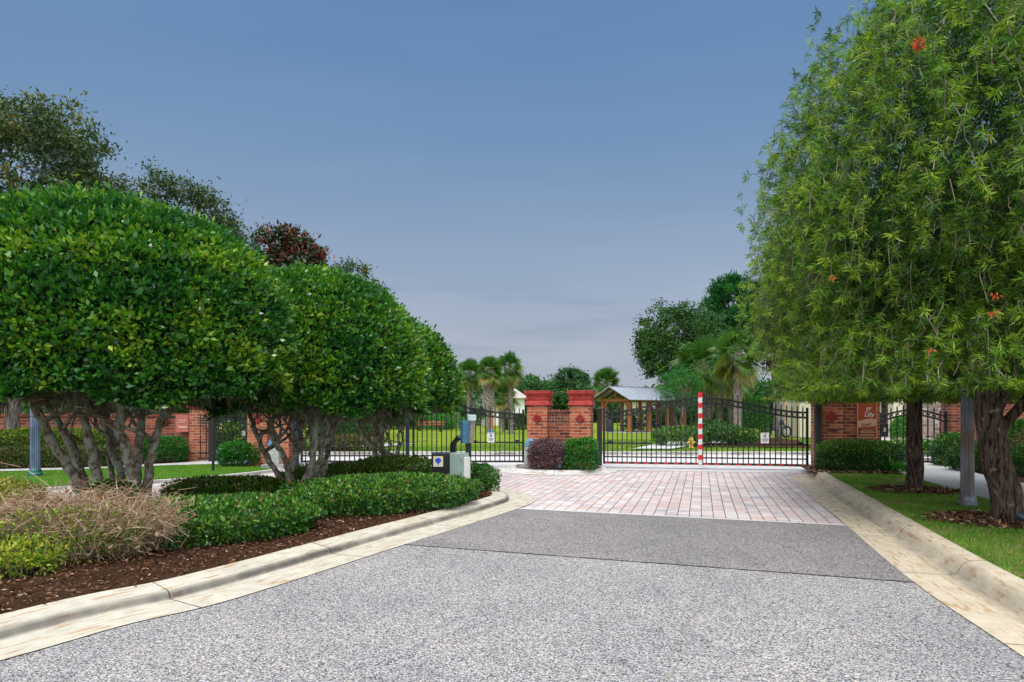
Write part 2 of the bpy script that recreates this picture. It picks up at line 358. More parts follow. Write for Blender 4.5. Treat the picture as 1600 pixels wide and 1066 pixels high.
m_sign = simple('brick_red_sign', (0.50, 0.07, 0.022), 0.5, var=0.12, scale=5)
m_signdk = simple('dark_red_sign', (0.26, 0.03, 0.015), 0.5, var=0.15, scale=9)
m_peach = simple('peach_paint', (0.66, 0.42, 0.28), 0.55, var=0.06)
m_ink = simple('dark_ink', (0.03, 0.02, 0.06), 0.6, var=0.1)
m_dkplast = simple('dark_blue_grey', (0.02, 0.035, 0.06), 0.5, var=0.3)

def m_lamp(name, a, b):
    m, t, o = newmat(name); v = coords(t, 'Object', (1, 1, 0.5))
    f = noise(t, 3.2, 6, 0.6, v); c = ramp(t, [(0.38, a), (0.58, b)], f).outputs['Color']
    g = noise(t, 40, 3, 0.6, coords(t, 'Object', (1, 1, 0.15))); c = mixc(t, 1, c, ramp(t, [(0.3, (0.75, 0.75, 0.75)), (0.7, (1.15, 1.15, 1.15))], g).outputs['Color'], 'MULTIPLY')
    princ(t, o, c, 0.45, 0.35, 0.5, g, 0.2, 0.004)
m_lamp('weathered_lamp_metal', (0.15, 0.115, 0.085), (0.19, 0.22, 0.27)); m_lamp('blue_lamp_metal', (0.10, 0.15, 0.24), (0.20, 0.26, 0.42)); m_lamp('verdigris', (0.02, 0.09, 0.10), (0.05, 0.17, 0.17))

def m_kerb(name, a, b, flow=0.40, yel=1.0, wd=1.0):
    m, t, o = newmat(name); uv = coords(t, 'UV'); s = N(t, 'ShaderNodeSeparateXYZ'); t.links.new(uv, s.inputs[0])
    f = noise(t, 5, 6, 0.65, coords(t)); col = ramp(t, [(0.3, a), (0.7, b)], f).outputs['Color']
    g = noise(t, 120, 3, 0.6, coords(t)); col = mixc(t, 1, col, ramp(t, [(0.35, (0.86, 0.85, 0.84)), (0.65, (1.06, 1.06, 1.06))], g).outputs['Color'], 'MULTIPLY')
    # rust-brown scuffs
    mp_ = N(t, 'ShaderNodeMapping'); mp_.inputs['Scale'].default_value = (2.2, 16, 1); t.links.new(uv, mp_.inputs[0])
    r = noise(t, 1.6, 4, 0.6, mp_.outputs[0]); col = mixc(t, ramp(t, [(0.54, (0, 0, 0)), (0.64, (0.75, 0.75, 0.75))], r).outputs['Color'], col, (0.36, 0.19, 0.07))
    # tyre grime along the flow line, broken up by noise
    wob = mathn(t, 'MULTIPLY', mathn(t, 'SUBTRACT', noise(t, 2.5, 4, 0.6, uv), 0.5), 0.10 * wd)
    d = mathn(t, 'ABSOLUTE', mathn(t, 'SUBTRACT', mathn(t, 'ADD', s.outputs[1], wob), flow))
    gm = ramp(t, [(0.0, (0.95, 0.95, 0.95)), (0.045 * wd, (0.6, 0.6, 0.6)), (0.12 * wd, (0, 0, 0))], d).outputs['Color']
    gm = mixc(t, 1, gm, (yel, yel, yel), 'MULTIPLY'); gm2 = mixc(t, 1, gm, ramp(t, [(0.30, (0.35, 0.35, 0.35)), (0.55, (1, 1, 1))], noise(t, 1.1, 4, 0.6, uv)).outputs['Color'], 'MULTIPLY')
    col = mixc(t, gm2, col, (0.10, 0.09, 0.085))
    j = mathn(t, 'PINGPONG', s.outputs[0], 0.93); jm = mathn(t, 'LESS_THAN', j, 0.006)
    col = mixc(t, jm, col, (0.05, 0.045, 0.04))
    princ(t, o, col, 0.85, 0, 0.25, mathn(t, 'SUBTRACT', mathn(t, 'MULTIPLY', g, 0.3), jm), 0.5, 0.008); return m
m_kerbR = m_kerb('tan_kerb', (0.46, 0.39, 0.28), (0.63, 0.55, 0.42), yel=0.55); m_kerbL = m_kerb('cream_kerb', (0.45, 0.42, 0.34), (0.62, 0.585, 0.49), flow=0.418, wd=0.42); m_kerbW = m_kerb('white_kerb', (0.58, 0.57, 0.54), (0.72, 0.71, 0.68))
def m_conc(name, a, b, joint=0.0):
    m, t, o = newmat(name); v = coords(t)
    f = noise(t, 3, 7, 0.65, v); col = ramp(t, [(0.3, a), (0.7, b)], f).outputs['Color']
    g = noise(t, 90, 3, 0.6, v)
    princ(t, o, col, 0.85, 0, 0.25, g, 0.25, 0.004); return m
m_walk = m_conc('sidewalk_concrete', (0.42, 0.42, 0.41), (0.58, 0.57, 0.55)); m_street = m_conc('pale_street', (0.52, 0.50, 0.50), (0.64, 0.62, 0.62)); m_pad = m_conc('grey_pad', (0.22, 0.22, 0.21), (0.36, 0.35, 0.34)); m_drive = m_conc('pink_driveway', (0.50, 0.44, 0.43), (0.62, 0.55, 0.54))
def m_grass(name, a, b, straw, sm):
    m, t, o = newmat(name); v = coords(t)
    f = noise(t, 60, 6, 0.7, v); col = ramp(t, [(0.3, a), (0.7, b)], f).outputs['Color']
    g = noise(t, 1.7, 6, 0.65, v); col = mixc(t, ramp(t, [(sm, (0, 0, 0)), (sm + 0.14, (0.8, 0.8, 0.8))], g).outputs['Color'], col, straw)
    princ(t, o, col, 0.9, 0, 0.1, f, 0.9, 0.03); return m
m_grassR = m_grass('verge_turf', (0.04, 0.10, 0.010), (0.11, 0.21, 0.018), (0.32, 0.23, 0.12), 0.44)
m_grassL = m_grass('lane_turf', (0.035, 0.12, 0.008), (0.09, 0.24, 0.012), (0.17, 0.17, 0.05), 0.64)
m_grassP = m_grass('park_turf', (0.13, 0.21, 0.012), (0.23, 0.31, 0.025), (0.33, 0.31, 0.06), 0.55)
m_grassG = m_grass('rough_ground', (0.05, 0.10, 0.02), (0.09, 0.16, 0.03), (0.2, 0.16, 0.08), 0.55)
m_mulch = m_grass('mulch', (0.028, 0.014, 0.008), (0.10, 0.045, 0.022), (0.16, 0.10, 0.06), 0.58)

# ------------------------------------------------------------ setting
def poly(name, pts, z, mat, kind='structure', zf=None):
    vs = [Vector((p[0], p[1], z)) for p in pts]
    tris = tessellate_polygon([vs])
    me = bpy.data.meshes.new(name); me.from_pydata([tuple(v) for v in vs], [], [tuple(t) for t in tris]); me.update()
    import bmesh
    bm = bmesh.new(); bm.from_mesh(me); bmesh.ops.recalc_face_normals(bm, faces=bm.faces)
    for f in bm.faces:
        if f.normal.z < 0: f.normal_flip()
    bm.to_mesh(me); bm.free(); box_uv(me)
    o = link(name, me, mat)
    if kind: o['kind'] = kind
    return o
def smooth(pts, n=10):
    P = [Vector((p[0], p[1], 0)) for p in pts]; out = []
    for i in range(len(P) - 1):
        a, b, c, d = P[max(i - 1, 0)], P[i], P[i + 1], P[min(i + 2, len(P) - 1)]
        for k in range(n):
            t = k / n
            out.append(0.5 * ((2 * b) + (c - a) * t + (2 * a - 5 * b + 4 * c - d) * t * t + (3 * b - a - 3 * c + d) * t ** 3))
    out.append(P[-1]); return out
def offset(path, s, side):
    o = []
    for i, p in enumerate(path):
        t = (path[min(i + 1, len(path) - 1)] - path[max(i - 1, 0)]).normalized()
        n = Vector((-t.y, t.x, 0)) * side; o.append(p + n * s)
    return o
def kerb(name, path, side, mat, prof, taper=None, flat=False):
    vs = []; uv = []; L = 0; n = len(prof); fs = []
    offs = [offset(path, s, side) for s, z in prof]
    for i in range(len(path)):
        if i: L += (path[i] - path[i - 1]).length
        k = taper(i / (len(path) - 1)) if taper else 1
        for j, (s, z) in enumerate(prof):
            p = offs[j][i]; vs.append((p.x, p.y, z * k if z > 0.02 else z)); uv.append((L, s))
    for i in range(len(path) - 1):
        for j in range(n - 1):
            q = (i * n + j, (i + 1) * n + j, (i + 1) * n + j + 1, i * n + j + 1)
            fs.append(q if side < 0 else q[::-1])
    me = bpy.data.meshes.new(name); me.from_pydata(vs, [], fs); me.update()
    ul = me.uv_layers.new(name='UVMap')
    for lo in me.loops: ul.data[lo.index].uv = uv[lo.vertex_index]
    me.polygons.foreach_set('use_smooth', [not flat] * len(me.polygons))
    o = link(name, me, mat); o['kind'] = 'structure'; return o
PROF = [(0, 0.010), (0.20, 0.007), (0.36, 0.006), (0.40, 0.012), (0.43, 0.04), (0.455, 0.09), (0.49, 0.125), (0.54, 0.14), (0.64, 0.143), (0.665, 0.13), (0.67, -0.08)]
PROFM = [(0, 0.010), (0.20, 0.007), (0.40, 0.006), (0.412, 0.012), (0.418, 0.030), (0.424, 0.048), (0.436, 0.060), (0.47, 0.068), (0.56, 0.082), (0.655, 0.094), (0.672, 0.085), (0.675, -0.08)]
PROFL = [(0, 0.006), (0.28, 0.004), (0.34, 0.012), (0.39, 0.045), (0.44, 0.065), (0.56, 0.068), (0.58, -0.08)]

# ground: one sheet out to the horizon
poly('ground', [(-900, -60), (900, -60), (900, 1500), (-900, 1500)], -0.10, m_grassG)
right_pts = [(0.9, -5), (2.05, 0), (2.45, 1.9), (2.89, 3.85), (3.27, 5.57), (4.09, 8.39), (4.70, 10.45), (5.69, 13.8), (5.98, 14.6), (6.3, 14.95), (6.75, 15.0)]
left_pts = [(-7.2, -3), (-5, 0.1), (-4.0, 1.8), (-2.85, 3.8), (-2.5, 4.45), (-2.03, 5.1), (-1.08, 7.18), (-0.40, 8.64), (0.12, 9.8), (0.34, 10.5), (0.28, 11.3), (-0.12, 12.2), (-0.7, 13.2),
            (-1.4, 14.5), (-2.1, 15.1), (-2.8, 14.9), (-3.4, 14.0), (-4.0, 12.8), (-4.6, 11.6), (-5.6, 10.5), (-6.6, 9.7), (-8.4, 8.8), (-12, 7.6), (-16, 6.6)]
rp = smooth(right_pts); lp = smooth(left_pts)
kerb('kerb', rp, -1, m_kerbR, PROF, lambda t: 1 if t < 0.93 else max(0.2, 1 - (t - 0.93) * 11))
lp_f = smooth(left_pts, 16); kerb('kerb', lp_f, 1, m_kerbL, PROFM, flat=True)
L2a, L2b = Vector((-1.5, 7.24, 0)), Vector((3.6, 5.42, 0)); L1a, L1b = Vector((-0.4, 10.0, 0)), Vector((4.6, 8.07, 0))
def clipedge(path, a, b):            # portion of path below line a-b
    o = []
    for p in path:
        y = a.y + (b.y - a.y) * (p.x - a.x) / (b.x - a.x)
        if p.y < y: o.append(p)
        else: break
    # exact crossing
    i = len(o)
    p, q = path[i - 1], path[i]
    for k in range(1, 40):
        r = p.lerp(q, k / 40); y = a.y + (b.y - a.y) * (r.x - a.x) / (b.x - a.x)
        if r.y >= y: o.append(r); break
    return o
def grow(path, side): return offset(path, 0.012, side)
rA, lA = clipedge(grow(rp, -1), L2a, L2b), clipedge(grow(lp, 1), L2a, L2b)
rB, lB = clipedge(grow(rp, -1), L1a, L1b), clipedge(grow(lp, 1), L1a, L1b)
poly('road', rA + lA[::-1], 0.003, m_road)
band = rB[len(rA) - 1:]; band[0] = rA[-1]
bandl = lB[len(lA) - 1:]; bandl[0] = lA[-1]
poly('road', band + bandl[::-1], 0.0075, m_road2)
def ribbon(name, pts, w, z, mat, seed=3):
    rr = random.Random(seed); mb = MB(); P_ = smooth(pts, 24); vs = []
    for i, p in enumerate(P_):
        t = (P_[min(i + 1, len(P_) - 1)] - P_[max(i - 1, 0)]).normalized(); n_ = Vector((-t.y, t.x, 0)); c_ = p + n_ * rr.gauss(0, w * .5); ww = w * rr.uniform(.3, 1.2)
        vs += [c_ + n_ * ww, c_ - n_ * ww]
    mb.add([(v.x, v.y, z) for v in vs], [(2 * i, 2 * i + 1, 2 * i + 3, 2 * i + 2) for i in range(len(P_) - 1)]); o = mb.build(name, mat); o['kind'] = 'structure'
m_tar = simple('tar_seam', (0.10, 0.098, 0.095), .8, var=.4, scale=30); m_sand = simple('sandy_crack', (0.27, 0.245, 0.20), .9, var=.3, scale=30)
ribbon('road_seam', [(rA[-1].x, rA[-1].y), (rA[-1] * .66 + lA[-1] * .34)[:2], (rA[-1] * .33 + lA[-1] * .67)[:2], (lA[-1].x, lA[-1].y)], .006, .0105, m_tar)
ribbon('road_crack', [(1.70, 5.95), (1.49, 5.3), (1.36, 4.9), (1.12, 4.42), (1.02, 4.0), (.80, 3.5), (.76, 3.0), (.6, 2.4)], .006, .0065, m_sand, 5)
# concrete header strip where asphalt meets pavers
dn = (L1b - L1a).normalized(); nn = Vector((-dn.y, dn.x, 0))
s0, s1 = lB[-1], rB[-1]
poly('header_strip', [s0 - nn * 0.0, s1 - nn * 0.0, s1 + nn * 0.09, s0 + nn * 0.09], 0.0045, m_street)
poly('paver_apron', [(-20, 3), (-5.2, 7.0), (-1.5, 9.2), s0, s1, (5.2, 8.5), (7.3, 15.0), (7.2, 17.6), (-9.5, 17.6), (-20, 14)], 0.0, m_pav)
# entrance threshold band under both gates and the cross street
poly('threshold', [(2.1, 16.05), (6.85, 15.15), (7.1, 15.9), (2.3, 16.75)], 0.006, m_street)
poly('threshold', [(-5.4, 16.3), (0.4, 16.3), (0.4, 16.95), (-5.4, 16.95)], 0.006, m_street)
poly('cross_street', [(-60, 16.9), (-5, 16.96), (2.2, 16.8), (7.2, 16.0), (13, 16.0), (60, 16.6), (60, 21.4), (-60, 21.4)], 0.010, m_street)
# left lane kerb, verge, walk
lane_pts = [(-18, 4.0), (-13, 7.4), (-10.2, 9.7), (-8.2, 11.0), (-7.4, 11.8), (-6.0, 13.3), (-5.3, 14.4), (-4.95, 15.3), (-4.95, 16.1)]
la = smooth(lane_pts); kerb('kerb', la, 1, m_kerbW, PROFL)
lb = offset(la, 0.56, 1)
poly('verge', lb + [Vector((-6.0, 16.6, 0)), Vector((-7.0, 17.35, 0)), Vector((-8.5, 16.75, 0)), Vector((-10, 15.6, 0)), Vector((-11.4, 15.1, 0)), Vector((-25, 12, 0))], 0.055, m_grassL)
poly('sidewalk', [(-25, 12), (-11.4, 15.1), (-10, 15.6), (-8.5, 16.75), (-7.0, 17.35), (-6.6, 18.6), (-8.1, 18.6), (-8.7, 17.4), (-10.1, 16.15), (-11.5, 15.7), (-25, 12.7)], 0.062, m_walk)
poly('planting_bed', [(-25, 12.7), (-11.5, 15.7), (-10.1, 16.15), (-8.7, 17.4), (-8.1, 18.5), (-8.1, 19.4), (-25, 18.5)], 0.060, m_mulch)
poly('planting_bed', [(-7.0, 17.3), (-5.9, 16.4), (-5.45, 16.5), (-5.4, 17.6), (-7.0, 18.2)], 0.066, m_mulch)
# median bed
li = offset(lp, 0.655, 1)
bed = [p for p in li]
poly('planting_bed', bed + [Vector((-16, -3, 0))], 0.085, m_mulch)
# right verge, walk and beds
ri = offset(rp, 0.655, -1)
walkL = [(4.2, -1), (4.9, 2), (5.65, 5), (6.4, 8.2), (6.95, 10.1), (7.3, 11.6), (8.0, 14.0), (8.6, 15.6), (8.7, 17.1)]
walkR = [(10.3, 17.1), (9.9, 15.0), (9.4, 13.6), (9.0, 11.8), (8.4, 9), (7.5, 5), (6.7, 2), (5.9, -1)]
wl = smooth(walkL, 5); wr = smooth(walkR, 5)
poly('verge', [p for p in ri if p.y > -1 and p.y < 14.2] + [Vector((6.6, 14.1, 0))] + [p for p in wl if p.y < 14.0][::-1], 0.115, m_grassR)
poly('sidewalk', wl + wr, 0.119, m_walk)
poly('planting_bed', [(6.1, 13.9), (6.6, 14.12), (7.95, 13.95), (8.65, 15.7), (8.7, 16.2), (6.7, 15.9), (6.55, 14.9), (6.35, 14.5)], 0.125, m_mulch)
poly('planting_bed', [p for p in wr][::-1] + [Vector((10.9, 17.0, 0)), Vector((30, 17, 0)), Vector((30, -1, 0))], 0.112, m_mulch)
# mulch rings round the right-hand trunks
def ring(cx, cy, r, z=0.119):
    poly('mulch_ring', [(cx + r * (1 + 0.15 * math.sin(3 * a + cx)) * math.cos(a), cy + r * 0.8 * (1 + 0.12 * math.cos(2 * a)) * math.sin(a)) for a in [i * 0.26 for i in range(24)]], z, m_mulch)
ring(6.46, 10.95, 0.72); ring(5.75, 7.95, 0.85, 0.121)
# centre island
ci = smooth([(-0.25, 16.0), (-0.2, 15.45), (0.3, 15.0), (1.1, 14.75), (1.9, 14.95), (2.35, 15.5), (2.45, 16.1), (2.2, 16.75), (1.1, 17.3), (0, 17.0), (-0.25, 16.5), (-0.25, 16.0)], 6)
kerb('kerb', ci, 1, m_kerbW, [(0, 0.006), (0.20, 0.010), (0.25, 0.06), (0.29, 0.085), (0.38, 0.088), (0.39, -0.05)])
poly('planting_bed', offset(ci, 0.382, 1)[:-1], 0.07, m_mulch)
# park lawn with its low mound, kerb and path
def lawn():
    nx, ny = 90, 70; xs = np.linspace(-60, 90, nx); ys = 21.3 + (np.linspace(0, 1, ny) ** 2) * 180
    X, Y = np.meshgrid(xs, ys)
    Z = 0.10 + 0.34 * np.exp(-((X + 4.2) / 3.4) ** 2 - ((Y - 31) / 4.5) ** 2) + 0.05 * np.exp(-((X - 5) / 9) ** 2 - ((Y - 36) / 6) ** 2)
    V = np.stack([X.ravel(), Y.ravel(), Z.ravel()], 1); f = [(j * nx + i, j * nx + i + 1, (j + 1) * nx + i + 1, (j + 1) * nx + i) for j in range(ny - 1) for i in range(nx - 1)]
    me = bpy.data.meshes.new('park_lawn'); me.from_pydata(V.tolist(), [], f); me.update(); o = link('park_lawn', me, m_grassP); o['kind'] = 'structure'
lawn()
kerb('kerb', [Vector((x, 20.6, 0)) for x in np.linspace(-60, 60, 60)], 1, m_kerbW, [(0, 0.012), (0.3, 0.014), (0.36, 0.05), (0.42, 0.11), (0.46, 0.125), (0.72, 0.127), (0.73, 0)])
poly('garden_path', [(3.9, 22.2), (6.3, 27.4), (9.0, 28.6), (9.0, 27.0), (7.0, 25.5), (5.2, 22.2)], 0.165, m_walk)
poly('garden_path', [(-6.5, 23.2), (-4.4, 23.4), (-3.6, 25.4), (-4.6, 26.5), (-5.2, 24.6), (-6.5, 24.2)], 0.175, m_walk)
poly('planting_bed', [(5.6, 24.2), (8.2, 23.4), (11.2, 23.3), (12.3, 25), (12.0, 31), (6.9, 30), (6.6, 27)], 0.160, m_mulch)
poly('planting_bed', [(-9, 21.6), (-5.0, 21.6), (-4.9, 22.9), (-9, 23.5)], 0.165, m_mulch)
poly('verge', [(10.5, 22.2), (16.9, 22.2), (17.5, 30.5), (13, 30.5), (10.9, 26)], 0.168, m_grassL)
poly('driveway', [(16.95, 21.4), (21, 21.4), (19, 32), (14.9, 32)], 0.172, m_drive)
poly('verge', [(22.5, 21.6), (30, 21.6), (29, 29.8), (19.3, 29.8)], 0.171, m_grassL)

# ------------------------------------------------------------ scatter: grass, chips
def inpoly(P, pts):
    x, y = P[:, 0], P[:, 1]; c = np.zeros(len(P), bool); n = len(pts); j = n - 1
    for i in range(n):
        xi, yi, xj, yj = pts[i][0], pts[i][1], pts[j][0], pts[j][1]
        m = ((yi > y) != (yj > y)) & (x < (xj - xi) * (y - yi) / (yj - yi + 1e-9) + xi); c ^= m; j = i
    return c
def scatter(pts, n):
    A = np.array([(p[0], p[1]) for p in pts]); lo, hi = A.min(0), A.max(0)
    P = rng.uniform(lo, hi, (n, 2)); return P[inpoly(P, A)]
def patch(P):
    return np.sin(P[:, 0] * 2.3 + 1.3 * np.sin(P[:, 1] * 1.7)) * np.sin(P[:, 1] * 1.9 + 0.7 * np.sin(P[:, 0] * 3.1)) + 0.5 * np.sin(P[:, 0] * 5.7 + P[:, 1] * 4.3)
def grass(name, pts, n, z, h, w=0.007, bare=0.75, excl=()):
    P = scatter(pts, n); q = patch(P); keep = (q < bare) | (rng.random(len(P)) < 0.25)
    for (cx, cy, r) in excl: keep &= ((P[:, 0] - cx) ** 2 + ((P[:, 1] - cy) / 0.85) ** 2) > r * r * rng.uniform(0.7, 1.1, len(P))
    P = P[keep]; q = q[keep]; m = len(P)
    P3 = np.column_stack([P, np.full(m, z)]); D = unit(np.column_stack([rng.normal(0, 0.55, (m, 2)), np.ones(m)]))
    hh = h * rng.uniform(0.5, 1.2, m)
    S = unit(np.cross(D, rdir(m))) * w / 2
    V = np.stack([P3 - S, P3 + S, P3 + D * hh[:, None]], 1)
    t = np.clip(rng.normal(0.45, 0.2, m) + 0.18 * q, 0, 1)
    t[rng.random(m) < 0.08 + 0.22 * np.clip(q, 0, 1)] = 1
    return tag(link(name, qmesh(name, V, 3, t), m_blade), kind='stuff')
vergeR = [(p.x, p.y) for p in ri if 1.5 < p.y < 14.2] + [(6.6, 14.1)] + [(p.x, p.y) for p in wl if 1.5 < p.y < 14.0][::-1]
tag(grass('grass', vergeR, 200000, 0.113, 0.042, 0.008, 0.72, [(6.46, 10.95, 0.62), (5.75, 7.95, 0.75)]), 'short patchy green turf between right kerb and sidewalk', 'grass')
vergeL = [(p.x, p.y) for p in lb] + [(-6.0, 16.6), (-7.0, 17.35), (-8.5, 16.75), (-10, 15.6), (-11.4, 15.1), (-16, 14)]
tag(grass('grass', vergeL, 60000, 0.05, 0.045, 0.012, 1.2), 'mown bright green strip between far lane kerb and left sidewalk', 'grass')
tag(grass('grass', [(-14, 21.4), (16.5, 21.4), (14, 30), (-14, 30)], 90000, 0.12, 0.05, 0.02, 1.5), 'yellow-green mown blades on the park lawn beyond the gates', 'grass')
def chips(name, pts, n, z, s, label, tmean=0.38, excl=None):
    P = scatter(pts, n); m = len(P); P3 = np.column_stack([P, z + rng.uniform(0, 0.03, m)])
    D = unit(np.column_stack([rng.normal(size=(m, 2)), rng.normal(0, 0.25, m)])); S = s * rng.uniform(0.5, 1.4, m)
    V = leaves(P3, D, S, S * 0.4, normal=np.array([[0, 0, 1.0]]))
    t = np.clip(rng.normal(tmean, 0.28, m), 0, 1)
    tag(link(name, qmesh(name, V, 4, t), m_chip), label, 'mulch', kind='stuff')
cpts = [(p.x, p.y) for p in offset(lp, 0.66, 1) if p.y > 2.5][:95]
stripR = [(p.x, p.y) for p in offset(lp, 0.66, 1) if p.y > 2.5 and p.x > -6]
chips('mulch_chips', [(p.x, p.y) for p in li if p.y > 3], 150000, 0.088, 0.036, 'brown wood chips and fallen leaves covering the median bed')
chips('mulch_chips', [(6.1, 13.9), (7.95, 13.9), (8.65, 15.7), (6.6, 15.7)], 4500, 0.128, 0.06, 'dry leaf litter under the hedge by the right brick monument', 0.7)
for cx, cy, r, w in ((6.46, 10.95, 0.7, 'slim middle'), (5.75, 7.95, 0.85, 'thick near')):
    chips('mulch_chips', [(cx + r * math.cos(a), cy + 0.8 * r * math.sin(a)) for a in np.linspace(0, 6.2, 20)], 2600, 0.122, 0.06, 'dark bark chips ringing the %s trunk on the right verge' % w, 0.55)
# a few fallen leaves and twigs on road and gutter
P = np.concatenate([scatter([(2.6, 3), (4.8, 10.5), (5.6, 14), (4.5, 14), (2.2, 3)], 160), scatter([(-2, 4), (3, 4), (4, 14), (0.4, 14)], 50)]); m = len(P)
V = leaves(np.column_stack([P, np.full(m, 0.012)]), np.column_stack([rng.normal(size=(m, 2)), np.zeros(m)]), rng.uniform(0.02, 0.06, m), 0.013, normal=np.array([[0, 0, 2.0]]))
tag(link('fallen_leaves', qmesh('fallen_leaves', V, 4, rng.uniform(0, 0.6, m)), m_chip), 'scattered dry leaves lying on the pavers and right gutter', 'leaves', kind='stuff')
P = scatter([(p.x, p.y) for p in li if p.y > 3 and p.x > -6], 1200)

# ------------------------------------------------------------ plants
def branch_path(a, b, n=7, wob=0.06, sag=0.0):
    a, b = Vector(a), Vector(b); L = (b - a).length; out = []
    for i in range(n + 1):
        t = i / n; p = a.lerp(b, t) + Vector((random.gauss(0, 1), random.gauss(0, 1), random.gauss(0, 0.5))) * wob * L * 0.25 * (math.sin(math.pi * t))
        p.z += sag * math.sin(math.pi * t) * L
        out.append(p)
    return out
def localise(V, base): return V - np.array(base)[None, None, :]
def clip_dome(n, c, r, rz_up, rz_dn, seed, depth=0.32, amp=0.05):
    U = rdir(n); U[:, 2] = np.where(U[:, 2] < -0.45 - 0.45 * rng.random(n), -U[:, 2], U[:, 2])
    l = 1 + 0.7 * amp * lump(U, seed, 2.6)
    d = np.minimum(rng.exponential(depth * 0.35, len(U)), depth * 1.6)
    f = (l - d / r)
    pw = 2.18; se = 1 / (np.abs(np.maximum(np.linalg.norm(U[:, :2], axis=1), 1e-3)) ** pw + np.abs(U[:, 2]) ** pw) ** (1 / pw); f = f * se
    f = f + 0.022 * np.clip(lump(U, seed + 3, 15), -1.5, 1.2)
    S = np.stack([U[:, 0] * r, U[:, 1] * r, np.where(U[:, 2] > 0, U[:, 2] * rz_up, -rz_dn * (0.15 + 1.1 * np.minimum(1, 1 - U[:, 2] ** 2) ** 2) * np.minimum(1, -U[:, 2] * 4) * (1.0 + 0.55 * lump(U, seed + 9, 5)))], 1)
    return np.array(c) + S * f[:, None], U, d
def ligustrum(label, base, c, r, up, dn, nleaf, L, stems, seed, cat='tree', group='clipped dome trees on the median', moss=110):
    random.seed(seed)
    root = empty('dome_tree', base, label=label, cat=cat, group=group)
    B = Vector(base)
    Pp, U, d = clip_dome(nleaf, c, r, up, dn, seed)
    Q = U.copy(); Q[:, 2] += 0.5
    D = unit(Q + 0.75 * rng.normal(size=Q.shape))
    n = len(Pp); l = L * rng.uniform(0.6, 1.25, n)
    V = leaves(Pp, D, l, l * 0.52, 0.05, normal=U)
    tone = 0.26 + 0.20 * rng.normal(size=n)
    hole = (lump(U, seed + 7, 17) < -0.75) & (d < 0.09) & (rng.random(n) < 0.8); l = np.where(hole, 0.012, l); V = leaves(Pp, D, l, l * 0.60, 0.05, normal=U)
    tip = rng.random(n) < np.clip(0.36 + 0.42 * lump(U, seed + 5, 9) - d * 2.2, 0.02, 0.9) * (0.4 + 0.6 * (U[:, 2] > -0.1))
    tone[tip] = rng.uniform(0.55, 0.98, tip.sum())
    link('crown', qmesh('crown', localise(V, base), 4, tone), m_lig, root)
    ms = int(nleaf * 0.10); Ps, Us, _ = clip_dome(ms, c, r, up, dn, seed, depth=0.02)     # new shoots standing proud of the clipped surface
    Ps = np.repeat(Ps, 3, 0); Us = np.repeat(Us, 3, 0); Ps = Ps + Us * rng.exponential(0.03, (len(Ps), 1)) + rng.normal(0, .012, Ps.shape)
    Ds = Us + 0.7 * rng.normal(size=Us.shape); Ds[:, 2] += 0.45; ls = L * rng.uniform(.7, 1.3, len(Ps))
    lw_ = np.clip(0.54 + 0.28 * lump(Us, seed + 5, 9) + 0.12 * rng.normal(size=len(Ps)), 0.25, 1)
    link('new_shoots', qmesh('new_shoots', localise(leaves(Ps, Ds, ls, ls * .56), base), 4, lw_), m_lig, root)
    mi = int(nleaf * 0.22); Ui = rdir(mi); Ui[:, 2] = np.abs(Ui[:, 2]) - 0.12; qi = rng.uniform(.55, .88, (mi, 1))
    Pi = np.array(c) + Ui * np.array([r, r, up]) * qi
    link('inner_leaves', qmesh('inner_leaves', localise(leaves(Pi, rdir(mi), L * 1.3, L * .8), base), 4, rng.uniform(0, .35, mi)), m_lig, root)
    tips = []
    for si, st in enumerate(stems):
        pts = [Vector(p) - B for p, _ in st]; rad = [q for _, q in st]
        pp = smooth3(pts, 6); rr = np.interp(np.linspace(0, len(rad) - 1, len(pp)), range(len(rad)), rad)
        pp = [p + Vector((random.gauss(0, 0.012), random.gauss(0, 0.012), 0)) for p in pp]
        mb = MB(); mb.tube(pp, [x * random.uniform(0.9, 1.12) for x in rr], 10, 0.10)
        for q in range(5):                                   # forks up into the crown
            i = random.randint(int(len(pp) * 0.55), len(pp) - 1); s = pp[i]
            a = random.uniform(0, 6.28); rr_ = r * random.uniform(0.25, 0.8)
            e = Vector((c[0] + rr_ * math.cos(a), c[1] + rr_ * math.sin(a), c[2] + random.uniform(-0.1, 0.5) * up)) - B
            e = s.lerp(e, 0.75 if (e - s).length > 1.5 else 1)
            bp = branch_path(s, e, 7, 0.25); r0 = rr[i] * 0.6
            mb.tube(bp, [r0 * (1 - 0.75 * k / 7) for k in range(8)], 7, 0.1); tips.append((bp, r0))
            for z in range(4):
                j = random.randint(2, 7); e2 = bp[j] + Vector((random.gauss(0, .45), random.gauss(0, .45), random.uniform(0.0, .6)))
                mb.tube(branch_path(bp[j], e2, 4, 0.3), [r0 * 0.35, r0 * .3, r0 * .2, r0 * .15, 0.004], 5, 0, False)
        mb.build('trunk', m_bark_lig, root, True)
    # hanging grey moss tufts and dead twigs under the crown
    K = moss; VV = []; TT = []
    for k in range(K):
        a = random.uniform(0, 6.28); q = r * math.sqrt(random.uniform(0.02, 0.85)); o = np.array([c[0] + q * math.cos(a), c[1] + q * math.sin(a), c[2] - 0.22 - 0.28 * random.random()])
        m = 34; P0 = o + rng.normal(0, 0.05, (m, 3)); D0 = np.column_stack([rng.normal(0, .35, (m, 2)), -np.ones(m)])
        VV.append(leaves(P0, D0, rng.uniform(.06, .20, m), 0.011)); TT.append(rng.random(m))
    link('hanging_moss', qmesh('hanging_moss', localise(np.concatenate(VV), base), 4, np.concatenate(TT)), m_moss, root)['kind'] = 'stuff'
